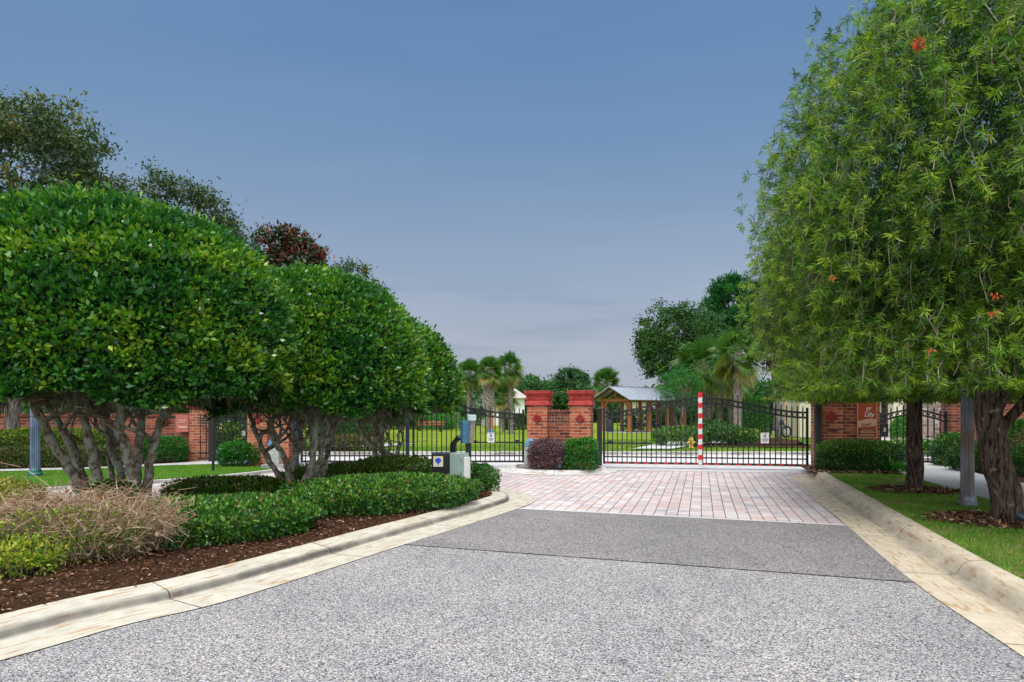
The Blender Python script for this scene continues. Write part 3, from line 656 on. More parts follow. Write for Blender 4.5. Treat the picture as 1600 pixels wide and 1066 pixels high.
    m = int(nleaf * 0.012); Pm, Um, _ = clip_dome(m, c, r * 0.99, up, dn, seed + 1)
    Vt = leaves(Pm, rdir(len(Pm)), rng.uniform(.08, .22, len(Pm)), 0.008)
    link('bare_twigs', qmesh('bare_twigs', localise(Vt, base), 4, rng.random(len(Pm))), m_dust, root)['kind'] = 'stuff'
    return root
def smooth3(P, n):
    out = []
    for i in range(len(P) - 1):
        a, b, c, d = P[max(i - 1, 0)], P[i], P[i + 1], P[min(i + 2, len(P) - 1)]
        for k in range(n):
            t = k / n
            out.append(0.5 * ((2 * b) + (c - a) * t + (2 * a - 5 * b + 4 * c - d) * t * t + (3 * b - a - 3 * c + d) * t ** 3))
    out.append(P[-1]); return out
def stem(Y0, pts, r0, r1, dy=0.0):
    n = len(pts); out = []
    for i, (x, y) in enumerate(pts):
        Y = Y0 + dy * i / max(1, n - 1); p = W(x, y, Y)
        if i == 0: p.z = 0.05
        out.append((p, 0.80 * (r0 + (r1 - r0) * i / (n - 1))))
    return out
Y = 9.0
ligustrum('largest clipped dome tree, nearest and leftmost on the median, with splayed lichen-grey trunks', (-5.2, 9.0, 0.08), (-5.25, 9.0, 2.03), 2.28, 1.99, 0.40, 160000, 0.072,
    [stem(Y, [(140, 808), (112, 740), (72, 672), (44, 600)], .09, .05, -.5),
     stem(Y, [(150, 808), (128, 745), (108, 690), (78, 640), (40, 585)], .10, .04, .5),
     stem(Y - .1, [(160, 808), (150, 745), (138, 680), (112, 615)], .095, .05, -.4),
     stem(Y + .2, [(198, 805), (188, 740), (168, 680), (160, 600)], .085, .05, .9),
     stem(Y - .2, [(212, 808), (203, 735), (187, 665), (190, 590)], .10, .05, -.7),
     stem(Y, [(216, 808), (214, 735), (220, 670), (216, 590)], .085, .05, .3),
     stem(Y - .1, [(222, 808), (232, 735), (246, 672), (278, 605)], .085, .045, -.3),
     stem(Y + .3, [(206, 808), (186, 770), (172, 720), (196, 640)], .07, .04, .8)], 11)
Y = 11.0
ligustrum('middle clipped dome tree of the median, dark stems rising behind the low hedge', (-3.5, 11.0, 0.08), (-3.22, 11.0, 1.83), 1.76, 1.71, 0.32, 105000, 0.072,
    [stem(Y, [(445, 790), (430, 735), (405, 690), (388, 635)], .075, .04, .3),
     stem(Y, [(450, 790), (447, 720), (425, 680), (432, 620)], .065, .04, -.4),
     stem(Y, [(456, 790), (452, 740), (470, 690), (462, 620)], .08, .045, .4),
     stem(Y - .1, [(466, 790), (483, 740), (492, 690), (497, 620)], .085, .05, -.5),
     stem(Y, [(462, 790), (492, 740), (510, 690), (548, 640), (600, 620)], .07, .035, -.2),
     stem(Y + .2, [(470, 790), (500, 745), (512, 710), (525, 640)], .07, .04, .7)], 23)
Y = 13.6
ligustrum('farthest clipped dome tree of the median, mostly hidden, with two pale leaning trunks', (-2.55, 13.6, 0.08), (-2.45, 13.7, 1.75), 1.38, 1.40, 0.28, 42000, 0.075,
    [stem(Y, [(594, 760), (588, 715), (572, 685), (552, 652)], .085, .045, -.1),
     stem(Y, [(606, 760), (606, 725), (592, 690), (578, 640)], .10, .05, .2),
     stem(Y, [(612, 762), (614, 742), (617, 728)], .10, .07, 0)], 37, moss=30)

# weeping bottlebrush trees
def bottlebrush(label, base, top, tr, c, rx, up, dn, ns, Lf, nl, seed, filler, bow=0.0):
    random.seed(seed)
    root = empty('bottlebrush_tree', base, label=label, cat='tree', group='weeping trees on the right verge')
    B = np.array(base); Bv = Vector(base)
    # trunk
    mb = MB(); a = Vector((0, 0, -0.05)); b = Vector(top) - Bv
    pp = smooth3([a, Vector((b.x * 0.15 + 0.03, 0, b.z * 0.2)), a.lerp(b, 0.5) + Vector((bow, 0, 0)), b, b + Vector((0.3, 0.2, 1.3)), b + Vector((0.2, 0.1, 2.4))], 8)
    n = len(pp); rr = [tr * (1.28 if i == 0 else 1.1 if i == 1 else 1.0) * (1 - 0.55 * max(0, i / n - 0.3)) for i in range(n)]
    mb.tube(pp, rr, 18, 0.05)
    k0 = int(n * 0.45)
    for q in range(16):
        i = random.randint(k0, n - 2); s = pp[i]; an = random.uniform(0, 6.28); rr_ = rx * random.uniform(0.35, 0.85)
        e = Vector((c[0] + rr_ * math.cos(an), c[1] + rr_ * math.sin(an), c[2] + random.uniform(-0.25, 0.65) * up)) - Bv
        bp = branch_path(s, e, 8, 0.2, 0.08); r0 = tr * random.uniform(0.22, 0.42)
        mb.tube(bp, [r0 * (1 - 0.8 * k / 8) for k in range(9)], 7, 0.1)
        for z in range(3):
            j = random.randint(3, 8); e2 = bp[j] + Vector((random.gauss(0, .7), random.gauss(0, .7), random.uniform(-0.1, .9)))
            mb.tube(branch_path(bp[j], e2, 4, 0.3), [r0 * .4, r0 * .3, r0 * .25, r0 * .15, .004], 5, 0, False)
    mb.build('trunk', m_bark_bb, root, True)
    # drooping strands carrying leaf tufts
    U = rdir(ns * 2); U = U[U[:, 2] > -0.82][:ns]; ns = len(U)
    lm = lump(U, seed, 3.2)
    f = 0.93 + 0.12 * lm - rng.exponential(0.10, ns); f *= np.where((U[:, 2] < 0) & (U[:, 0] < -0.1), 1 + 0.22 * U[:, 2], 1); f += np.where(rng.random(ns) < 0.10, rng.uniform(0, 0.17, ns), 0)
    S = np.stack([U[:, 0] * rx, U[:, 1] * rx, np.where(U[:, 2] > 0, U[:, 2] * up, U[:, 2] * dn)], 1) * f[:, None] + np.array(c)
    ne = ns // 6; ae = rng.uniform(0, 6.283, ne); qe = np.sqrt(rng.uniform(0.02, 0.75, ne)); k_ = len(S) - ne       # skirt of low strands round the trunk
    S[k_:] = np.column_stack([c[0] + rx * qe * np.cos(ae), c[1] + rx * qe * np.sin(ae), c[2] - dn * 0.86 + rng.uniform(0, 0.6, ne)]); U[k_:] = np.column_stack([np.cos(ae), np.sin(ae), np.full(ne, -.5)])
    H = U.copy(); H[:, 2] = 0; H = unit(H)
    ln = rng.uniform(0.35, 1.0, ns)
    K = 7; ts = np.linspace(0, 1, K)
    wig = rng.normal(0, 0.05, (ns, K, 3)); wig[:, 0] = 0
    path = S[:, None, :] + H[:, None, :] * (0.42 * ln[:, None] * (ts - 0.45 * ts ** 2)[None, :])[..., None] + wig * ts[None, :, None]
    path[..., 2] += (ln[:, None] * (0.28 * ts - 0.95 * ts ** 2)[None, :])
    path[..., 2] = np.maximum(path[..., 2], c[2] - dn * 0.98 + 0.12 * rng.random((ns, 1)))
    # twig quads
    A_, B_ = path[:, :-1].reshape(-1, 3), path[:, 1:].reshape(-1, 3)
    sd_ = unit(np.cross(B_ - A_, rdir(len(A_)))) * 0.0045
    V = np.stack([A_ - sd_, A_ + sd_, B_ + sd_ * .8, B_ - sd_ * .8], 1)
    sel = rng.random(len(V)) < 0.85
    link('twigs', qmesh('twigs', localise(V[sel], base), 4, rng.random(sel.sum())), m_dust, root)
    # tufts
    idx = rng.random((ns, K)) < np.array([0.1, 0.3, 0.5, 0.65, 0.75, 0.85, 1.0])[None, :]
    T = path[idx]; dirs = np.gradient(path, axis=1)[idx]; dirs = unit(dirs); nT = len(T)
    dirs = unit(dirs + 0.35 * rng.normal(size=dirs.shape) + np.array([0, 0, 0.15]))
    P0 = np.repeat(T, nl, 0); Dd = np.repeat(dirs, nl, 0)
    P0 = P0 + Dd * rng.uniform(-0.05, 0.03, (len(P0), 1))
    rad = unit(np.cross(Dd, rdir(len(Dd)))); D = unit(Dd * rng.uniform(-0.1, 1.1, (len(Dd), 1)) + rad)
    lt = np.repeat(rng.uniform(0.6, 1.15, nT), nl) * Lf * rng.uniform(0.75, 1.15, len(P0))
    V = leaves(P0, D, lt, lt * 0.125, 0.0)
    tt = np.clip(rng.normal(0.48, 0.27, nT) + 0.12 * np.repeat(lm, 1).mean(), 0, 1); tt[rng.random(nT) < 0.10] = rng.uniform(.8, 1)
    tone = np.repeat(tt, nl) + rng.normal(0, 0.07, len(P0))
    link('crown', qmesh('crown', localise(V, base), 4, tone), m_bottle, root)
    # inner leaves
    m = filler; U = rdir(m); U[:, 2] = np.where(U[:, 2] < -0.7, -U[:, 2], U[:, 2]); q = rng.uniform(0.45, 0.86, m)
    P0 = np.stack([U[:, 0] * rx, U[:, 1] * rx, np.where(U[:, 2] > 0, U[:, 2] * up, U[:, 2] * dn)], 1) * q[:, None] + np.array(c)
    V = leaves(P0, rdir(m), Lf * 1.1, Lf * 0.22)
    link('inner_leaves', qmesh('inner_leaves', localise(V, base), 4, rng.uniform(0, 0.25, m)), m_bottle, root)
    return root, path
rt, pth = bottlebrush('tall weeping bottlebrush tree nearest on the right verge, thick furrowed leaning trunk', (5.71, 7.9, 0.11), (5.55, 7.95, 1.75), 0.158,
    (6.4, 8.3, 3.75), 3.25, 3.7, 2.20, 6400, 0.098, 18, 51, 60000, -0.03)
bottlebrush('lower weeping bottlebrush tree behind, slimmer straight trunk in a mulch ring', (6.46, 11.0, 0.11), (6.5, 11.0, 1.7), 0.125,
    (7.05, 11.3, 3.1), 2.85, 2.4, 1.57, 4600, 0.105, 15, 52, 30000)
# a few red / dried brushes in the near crown, seen at its camera side
VV = []
for (px, py, Yf) in ((1442, 68, 6.3), (1308, 436, 6.8), (1562, 463, 5.7), (1558, 490, 5.75), (1459, 548, 6.2)):
    m = 60 if py == 68 else 14; o = np.array(W(px, py, Yf)) - np.array((5.75, 7.9, 0.11)); D = rdir(m); D[:, 2] -= 0.4
    VV.append(leaves(o + rng.normal(0, 0.015, (m, 3)), D, 0.075 if py == 68 else 0.04, 0.012))
for V_ in VV: link('red_flower', qmesh('red_flower', V_, 4, rng.random(len(V_))), m_redflower, rt)

# generic broadleaf tree: limbs + leaf clusters
def tree(name, label, base, c, rad, ncl, nper, L, mat, bmat, tr, seed, group=None, csize=0.45, tone0=0.45, cat='tree', narrow=0.42, tuft=False, shell=0.55):
    random.seed(seed)
    root = empty(name, base, label=label, cat=cat, group=group); Bv = Vector(base)
    U = rdir(ncl); lm = lump(U, seed, 2.5); q = rng.uniform(shell, 1.0, ncl) ** 0.7 * (0.93 + 0.13 * lm)
    C = np.array(c) + U * np.array(rad) * q[:, None]
    P0 = np.repeat(C, nper, 0); n = len(P0)
    P0 = P0 + rng.normal(0, 1, (n, 3)) * csize * np.array([1, 1, 0.7]) * rng.uniform(0.2, 0.75, (n, 1))
    D = rdir(n); D[:, 2] += 0.2 if not tuft else 1.0
    ll = L * rng.uniform(.6, 1.3, n); V = leaves(P0, D, ll, ll * narrow)
    ct = rng.normal(tone0, 0.16, ncl); tone = np.repeat(ct, nper) + rng.normal(0, 0.12, n)
    link('crown', qmesh('crown', localise(V, base), 4, tone), mat, root)
    mb = MB(); tp = Vector(c) + Vector((0, 0, rad[2] * 0.25)) - Bv
    pp = branch_path((0, 0, -0.1), tp, 8, 0.08); rr = [tr * (1.25 - 0.85 * i / 8) for i in range(9)]; mb.tube(pp, rr, 10, 0.06)
    for k in range(min(ncl, 26)):
        e = Vector(C[random.randrange(ncl)]) - Bv; s = pp[random.randint(4, 7)]
        mb.tube(branch_path(s, e, 5, 0.2), [tr * .4, tr * .3, tr * .22, tr * .16, tr * .1, .008], 6, 0, False)
    mb.build('trunk', bmat, root, True)
    return root
OG = 'dark oaks behind the left brick wall'
def c_at(px, py, Y): v = W(px, py, Y); return (v.x, v.y, v.z)
tree('oak_tree', 'tallest dark oak at the top left, thick grey trunk by the blue lamp post', (-12.75, 17.6, 0.06), (-12.9, 17.6, 6.5), (3.05, 2.9, 3.15), 820, 70, 0.125, m_oak, m_bark_oak, 0.17, 61, OG, 0.34, 0.5)
tree('oak_tree', 'mid-height oak whose sprays show just right of the tallest oak', (-10.6, 21, 0), (-10.6, 21, 6.3), (2.5, 2.3, 2.55), 330, 66, 0.125, m_oak, m_bark_oak, 0.2, 62, OG, 0.32, 0.42)
tree('oak_tree', 'thin airy oak top between the left oaks and the bronze magnolia', (-9.25, 24, 0), (-9.3, 24, 6.1), (1.6, 1.4, 2.2), 120, 60, 0.14, m_oak, m_bark_oak, 0.14, 63, OG, 0.26, 0.45)
tree('oak_tree', 'small oak top peeking over the middle dome tree, right of the magnolia', (-6.1, 26, 0), (-6.15, 26, 5.6), (1.3, 1.2, 1.75), 110, 60, 0.14, m_oak, m_bark_oak, 0.14, 64, OG, 0.26, 0.45)
tree('magnolia_tree', 'magnolia with bronze-red new leaves above the middle dome tree', (-7.1, 22, 0), (-7.1, 22, 5.6), (1.2, 1.1, 1.85), 260, 50, 0.17, m_magn, m_bark_oak, 0.12, 65, None, 0.24, 0.44)
tree('magnolia_tree', 'magnolia with red leaves between the palms and right bottlebrush trees', (10.9, 28, 0.1), (10.9, 28, 4.1), (0.9, 0.9, 1.3), 60, 40, 0.2, m_magn, m_bark_oak, 0.09, 66, None, 0.24, 0.55)
tree('oak_tree', 'broad dark oak rising behind the timber pavilion and palms', (10.0, 42, 0.1), (9.9, 42, 5.4), (2.5, 2.4, 2.7), 330, 70, 0.19, m_darkleaf, m_bark_oak, 0.2, 67, None, 0.42, 0.4)
tree('pine_tree', 'dark green pine topping the palm cluster on the right', (14.9, 46, 0.1), (14.9, 46, 7.9), (1.9, 1.9, 2.8), 210, 130, 0.34, m_pine, m_bark_oak, 0.16, 68, None, 0.34, 0.45, narrow=0.18, tuft=True)
tree('oak_tree', 'round oak crown between the pine and the broad dark oak', (12.6, 44, 0.1), (12.6, 44, 6.0), (1.8, 1.8, 2.6), 110, 60, 0.18, m_tree, m_bark_oak, 0.14, 69, None, 0.4, 0.4)
tree('weeping_tree', 'small feathery weeping tree with twin pale stems beside the pavilion', (7.0, 28.0, 0.15), (6.9, 28.0, 2.35), (1.05, 1.0, 0.85), 110, 60, 0.16, m_box, m_bark_palm, 0.05, 70, None, 0.24, 0.35, narrow=0.1)
# background trees, each of its own
BG = 'background trees beyond the park'
bgspec = [(560, 612, 58, 4.0, 'between the left pedestrian gate and the left palms'), (612, 606, 62, 4.2, 'just left of the three palms'), (668, 600, 66, 4.0, 'right behind the dome trees'),
          (712, 592, 60, 3.2, 'behind the leftmost palm'), (742, 598, 72, 3.4, 'between the left and middle palms'), (790, 596, 70, 3.0, 'behind the tallest palm'), (822, 590, 76, 3.0, 'left of the brick monument top'),
          (850, 596, 80, 2.9, 'over the left crimson cap'), (872, 602, 84, 3.0, 'over the gap between the two caps'), (893, 578, 82, 2.3, 'tallest, over the right crimson cap'), (918, 600, 78, 2.8, 'behind the palm left of the pavilion'),
          (950, 606, 74, 3.0, 'behind the pavilion roof'), (1000, 628, 84, 3.4, 'low, behind the pavilion posts'), (1045, 610, 62, 3.6, 'behind the weeping tree'), (1100, 600, 60, 3.8, 'behind the paired palms'),
          (1160, 585, 58, 3.8, 'behind the thick-trunked palm'), (1205, 596, 52, 3.0, 'left of the cream house'), (500, 600, 60, 4.2, 'far left, over the left pedestrian gate')]
words = ['rounded', 'broad', 'ragged', 'bushy', 'dense', 'loose', 'pale', 'spreading', 'squat', 'upright', 'leafy', 'low', 'flat-topped', 'hazy', 'dark', 'full', 'narrow', 'shaggy']
for i, (px, py, Yb, r, wh) in enumerate(bgspec):
    top = W(px, py, Yb); z = top.z
    tree('background_tree', '%s green background tree %s' % (words[i], wh), (top.x, Yb, 0), (top.x, Yb, z - r * 0.75), (r, r, r * 0.8 if z > 3 else r * 0.6), 130, 55, 0.34, m_tree, m_bark_oak, 0.2, 100 + i, BG, 0.6, rng.uniform(0.35, 0.6))
# woodland strip closing the horizon
def woods():
    n = 60000; X = rng.uniform(-150, 190, n); Yy = rng.uniform(95, 125, n); h = 4.3 + 1.3 * np.sin(X * 0.35) + 1.0 * np.sin(X * 0.13 + 2) + 0.7 * np.sin(X * 0.9); Z = rng.uniform(0, 1, n) ** 0.8 * h
    V = leaves(np.column_stack([X, Yy, Z]), rdir(n), rng.uniform(0.6, 1.2, n), 0.6)
    tag(link('far_woods', qmesh('far_woods', V, 4, rng.normal(.4, .2, n)), m_tree), 'distant mass of green woodland closing the horizon', 'woods', kind='stuff')
woods()
BW = 'trees showing over the left brick wall'
for i, (px, py, Yb, r, wh) in enumerate([(20, 575, 23, 2.0, 'leftmost, behind the grey oak trunk'), (120, 590, 22, 1.8, 'seen between the splayed trunks'), (225, 585, 22.5, 1.8, 'above the brick wall end'), (330, 600, 24, 2.0, 'over the left pedestrian gate'), (420, 590, 23, 1.8, 'over the left gate pillar')]):
    t_ = W(px, py, Yb)
    tree('understorey_tree', 'yellow-green understorey tree %s' % wh, (t_.x, Yb, 0), (t_.x, Yb, t_.z - r * .6), (r, r * .8, r * .9), 110, 60, 0.13, m_tree, m_bark_oak, 0.1, 140 + i, BW, 0.4, 0.8)
for i, (px, py, Yb, r) in enumerate([(1720, 560, 13.5, 1.8)]):
    t_ = W(px, py, Yb)
    tree('side_tree', 'small dark tree at the right edge beside the brick wall', (t_.x, Yb, 0), (t_.x, Yb, t_.z - 0.2), (r, r, 1.3), 150, 60, 0.09, m_tree, m_bark_bb, 0.1, 160, None, 0.3, 0.4)

# sabal palms
def palm_meshes(seed, nf, fl, boot=False):
    r = np.random.default_rng(seed); VV = []; TT = []
    mb = MB()
    for k in range(nf):
        a = k * 2.39996 + r.uniform(-.2, .2); u = (k + .5) / nf; elv = math.pi / 2 - 0.15 - u * 2.55 + r.uniform(-.15, .15)
        pl = fl * r.uniform(0.40, 0.72); d = np.array([math.cos(a) * math.cos(elv), math.sin(a) * math.cos(elv), math.sin(elv)])
        e = d * pl + np.array([0, 0, -0.12 * pl * (1 - math.sin(elv))])
        mb.tube([(0, 0, 0), tuple(e * 0.5 + np.array([0, 0, .05])), tuple(e)], [0.018, 0.013, 0.009], 4, 0, False)
        side = unit(np.cross(d, np.array([0, 0, 1.0]) + 0.01)); nrm = np.cross(side, d); ro = r.uniform(-1.1, 1.1); side, nrm = side * math.cos(ro) + nrm * math.sin(ro), nrm * math.cos(ro) - side * math.sin(ro)
        tone = np.clip((0.35 + 0.45 * u + r.normal(0, .12)) if u < 0.86 else r.uniform(.8, 1), 0, 1)
        for s in np.linspace(-1.75, 1.75, 26):
            dd = d * math.cos(s) + side * math.sin(s) + nrm * 0.15 * abs(s)
            L = fl * (0.72 - 0.14 * abs(s)) * r.uniform(.85, 1.1); w = 0.05 * fl
            p1 = e + dd * L * 0.55; p2 = e + dd * L * 0.95 + np.array([0, 0, -L * 0.22 * (0.5 + u)])
            sv = unit(np.cross(dd, nrm + 0.2 * r.normal(size=3))) * w / 2
            VV.append(np.stack([e, p1 + sv, p1 - sv, e])); VV[-1][3] = e + sv * 0.1
            VV.append(np.stack([p1 + sv, p2 + sv * 0.15, p2 - sv * 0.15, p1 - sv])); TT += [tone + r.normal(0, .05)] * 2
    return np.array(VV), np.array(TT), mb
PV = [palm_meshes(s, 48, 1.0) for s in (1, 2, 3)]
def palm(label, px, basepy, Yb, headpy, fl, tr, v, lean=0.0, boots=False, group=None, cols=None):
    b = W(px, basepy, Yb); b.z = 0.1; h = W(px, headpy, Yb).z - 0.1
    root = empty('sabal_palm', b, label=label, cat='palm tree', group=group)
    V, T, mb = PV[v]
    head = Vector((lean, 0, h))
    fr = link('fronds', qmesh('fronds', V * fl + np.array(head), 4, T), m_palm, root)
    st = MB(); st.v = [tuple(Vector(q) * fl + head) for q in mb.v]; st.f = list(mb.f); st.build('frond_stalks', m_palm2, root)
    tk = MB(); n = 22; pp = [Vector((lean * (i / n) ** 1.5, 0, -0.05 + (h + 0.05) * i / n)) for i in range(n + 1)]
    tk.tube(pp, [tr * (1.2 if i == 0 else 1.0) * (1 + 0.06 * (i % 2)) * (1.25 if (boots and i > n * .35) or i > n * .86 else 1) for i in range(n + 1)], 12, 0.05)
    tk.build('trunk', m_bark_palm, root, True)
    if boots:                                 # criss-cross stubs of old stalks
        bm_ = MB()
        for k in range(90):
            a = k * 2.39996; z = h * (0.38 + 0.6 * k / 90); d = Vector((math.cos(a), math.sin(a), 0)); s_ = pp[min(n, int(n * z / h))] + d * tr * 1.1; s_.z = z
            for sg in (-1, 1):
                t = Vector((-math.sin(a), math.cos(a), 0)) * sg
                bm_.bar(s_, s_ + d * 0.05 + t * tr * 0.7 + Vector((0, 0, 0.16)), 0.05, 0.025)
        bm_.build('leaf_boots', m_boot, root)
    return root
m_palm2 = simple('palm_stalk', (0.14, 0.20, 0.05), 0.6, var=0.2); m_boot = simple('leaf_boot', (0.36, 0.32, 0.29), 0.8, var=0.3)
PG = 'sabal palms in the park'
palm('leftmost of three park palms, slim trunk behind the left gate', 733, 681, 36, 584, 0.72, 0.12, 0, 0, False, PG)
palm('middle of three park palms, thick trunk wrapped in pale criss-cross boots', 763, 683, 35, 580, 0.72, 0.18, 1, 0.05, True, PG)
palm('right and tallest of three park palms beside the brick monument', 798, 682, 36, 575, 0.78, 0.13, 2, -0.05, False, PG)
palm('lone palm behind the left end of the timber pavilion', 946, 678, 44, 600, 1.0, 0.16, 1, 0.0, False, PG)
palm('thick-trunked palm right of the striped gate centre, wide green head', 1152, 692, 27.5, 552, 1.05, 0.17, 2, 0.0, False, PG)
palm('ragged palm with yellowing fronds just left of the thick-trunked palm', 1108, 684, 31, 574, 1.30, 0.19, 0, -0.35, True, PG)
palm('dark slim palm trunk between the two big right palms', 1124, 682, 33, 590, 1.2, 0.15, 1, 0.1, False, PG)
palm('distant small palm between the middle and right park palms', 782, 676, 52, 606, 1.0, 0.14, 2, 0.0, False, PG)
palm('distant small palm left of the three park palms', 714, 676, 50, 604, 1.0, 0.14, 1, 0.0, False, PG)
palm('young short palm under the three park palms', 786, 678, 40, 620, 0.85, 0.08, 1, 0.0, False, PG)

# shrubs and hedges: leaves over a rounded block, with stems inside
def shrub(label, c, rad, n, L, mat, p=3.0, rz=0.0, name='shrub', group=None, tmean=0.4, tsd=0.22, cat='shrub', z0=0.08, amp=0.14, seed=0, depth=0.16, stems=True, top=0.25):
    root = empty(name, (c[0], c[1], z0), rz, label=label, cat=cat, group=group)
    U = rdir(n); U[:, 2] = np.where(U[:, 2] < -0.75, -U[:, 2], U[:, 2])
    r_ = 1 / (np.abs(U) ** p).sum(1) ** (1 / p); l = 1 + amp * lump(U, seed, 4)
    d = np.minimum(rng.exponential(depth * .5, n), min(rad) * .9)
    Pp = U * r_[:, None] * np.array(rad) * l[:, None]; nn_ = unit(Pp / np.array(rad) ** 2)
    Pp = Pp - nn_ * d[:, None]; Pp[:, 2] += c[2] - z0; keep = Pp[:, 2] > 0.02; Pp, nn_, d = Pp[keep], nn_[keep], d[keep]; n = len(Pp)
    D = nn_ + 0.8 * rng.normal(size=Pp.shape); D[:, 2] += 0.35; ll = L * rng.uniform(.6, 1.3, n)
    V = leaves(Pp, D, ll, ll * .5, 0.03, normal=nn_)
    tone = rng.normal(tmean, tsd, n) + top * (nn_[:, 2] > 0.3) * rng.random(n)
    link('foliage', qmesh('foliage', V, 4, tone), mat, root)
    if stems:
        m = max(26, int(30 * rad[0] * rad[1] / 0.25)); mb = MB(); m = min(m, 70); mb.box((0, 0, -.035), (rad[0] * 1.25, rad[1] * 1.25, .02))
        for k in range(m):
            a = random.uniform(0, 6.28); q = math.sqrt(random.random()); s = Vector((rad[0] * .6 * q * math.cos(a), rad[1] * .6 * q * math.sin(a), -0.03))
            e = Vector((rad[0] * .92 * q * math.cos(a), rad[1] * .92 * q * math.sin(a), (c[2] - z0) + rad[2] * random.uniform(0, .75)))
            mb.tube(branch_path(s, e, 4, .3), [.008, .007, .006, .004, .002], 4, 0, False)
        mb.build('stems', m_twigwood, root)
    return root
m_twigwood = simple('twig_wood', (0.16, 0.12, 0.09), 0.9, var=0.3)
MG = 'low hedge shrubs on the median bed'
zc = 0.25
shrub('low green hedge shrub with red-tipped leaves, right of the dead shrub', (-3.15, 7.12, .24), (1.05, 0.60, 0.24), 19000, 0.050, m_hedge, 2.6, R(26), group=MG, seed=1, top=.3, z0=.08)
shrub('longest low hedge shrub, in front of the far dome tree beside the kerb', (-1.85, 9.12, .27), (1.30, 0.66, 0.26), 26000, 0.050, m_hedge, 2.7, R(31), group=MG, seed=2, top=.3)
shrub('low hedge shrub between the longest one and the keypad post', (-1.05, 10.25, .23), (0.55, 0.40, 0.16), 9000, 0.042, m_hedge, 3, R(30), group=MG, seed=3, top=.25)
shrub('small round hedge shrub at the nose of the median, right of keypad post', (-0.52, 11.45, .25), (0.26, 0.42, 0.24), 5000, 0.042, m_hedge, 3, R(20), group=MG, seed=4, top=.1)
shrub('dark hedge shrub behind, between nearest and middle dome trees', (-4.40, 10.5, .17), (0.85, 0.42, 0.20), 16000, 0.045, m_hedge, 3, R(28), group=MG, seed=5, top=.35, tmean=.55)
shrub('dark hedge shrub directly behind the trunks of the middle dome tree', (-3.1, 12.3, .20), (1.0, 0.45, 0.24), 16000, 0.048, m_hedge, 3, R(25), group=MG, seed=6, top=.35, tmean=.55)
shrub('low hedge shrub around the pale leaning trunks', (-2.2, 12.9, .26), (0.8, 0.7, 0.25), 11000, 0.05, m_hedge, 3, R(30), group=MG, seed=7, top=.35, tmean=.55)
shrub('small green hedge tuft at the foot of the nearest dome tree', (-5.0, 8.55, .26), (0.34, 0.30, 0.25), 3500, 0.05, m_hedge, 2.5, 0, group=MG, seed=8, tmean=.35)
shrub('yellow-green shrub at the left frame edge, behind the dead shrub', (-5.35, 7.0, .40), (0.48, 0.5, 0.30), 9000, 0.04, m_yelhedge, 2.6, R(20), group=None, seed=9, tmean=.6, top=.3)
shrub('small yellow-green shrub at the lower left corner by the kerb', (-3.98, 5.42, .20), (0.36, 0.26, 0.20), 2600, 0.038, m_yelhedge, 2.0, R(20), group=None, seed=10, tmean=.5, top=.25, depth=.4, amp=.32)
shrub('leafy green and gold shrub woven through the dead twigs', (-3.85, 6.0, .30), (0.66, 0.38, 0.26), 4200, 0.036, m_yelhedge, 2.5, R(20), group=None, seed=12, tmean=.35, top=.2, depth=.3)
# dead twiggy shrub
def deadshrub():
    base = (-3.95, 6.2, 0.08); root = empty('dead_shrub', base, label='dead brown shrub of tangled bare twigs beside the left kerb', cat='shrub')
    P0 = []; Q0 = []
    for k in range(560):
        a = random.uniform(0, 6.28); q = math.sqrt(random.random()); s = Vector((.30 * q * math.cos(a) * 1.8, .22 * q * math.sin(a), 0)); e = Vector((.95 * q * math.cos(a), .46 * q * math.sin(a), random.uniform(.35, .60) - .08 * q))
        bp = branch_path(s, e, 5, .35)
        for i in range(5): P0.append(bp[i]); Q0.append(bp[i + 1])
        for z in range(13):
            j = random.randint(1, 5); p = bp[j].lerp(bp[j - 1], random.random())
            for w in range(3):
                r = p + Vector((random.gauss(0, .08), random.gauss(0, .08), random.gauss(0.02, .06))); P0.append(p); Q0.append(r); p = r
    A = np.array([tuple(p) for p in P0]); Bq = np.array([tuple(p) for p in Q0]); sd_ = unit(np.cross(Bq - A, rdir(len(A)))) * rng.uniform(.0012, .0026, (len(A), 1))
    V = np.stack([A - sd_, A + sd_, Bq + sd_ * .7, Bq - sd_ * .7], 1)
    link('twigs', qmesh('twigs', V, 4, rng.random(len(A))), m_dry, root)
    m = 260; P = rng.uniform((-.9, -.45, .1), (.9, .45, .6), (m, 3)); V = leaves(P, rdir(m), .05, .028)
    link('dead_leaves', qmesh('dead_leaves', V, 4, rng.uniform(.5, 1, m)), m_chip, root)
deadshrub()
# centre island shrubs
shrub('clipped purple-leaved shrub left of the green one, before the brick monument', (0.80, 15.45, .40), (0.40, 0.34, 0.33), 9000, 0.045, m_purple, 4, R(-12), name='purple_shrub', seed=13, tmean=.45, top=.3)
shrub('clipped bright green shrub right of the purple one, before the brick monument', (1.55, 15.35, .40), (0.36, 0.34, 0.35), 9000, 0.045, m_box, 4.5, R(-12), name='clipped_shrub', seed=14, tmean=.3, top=.35)
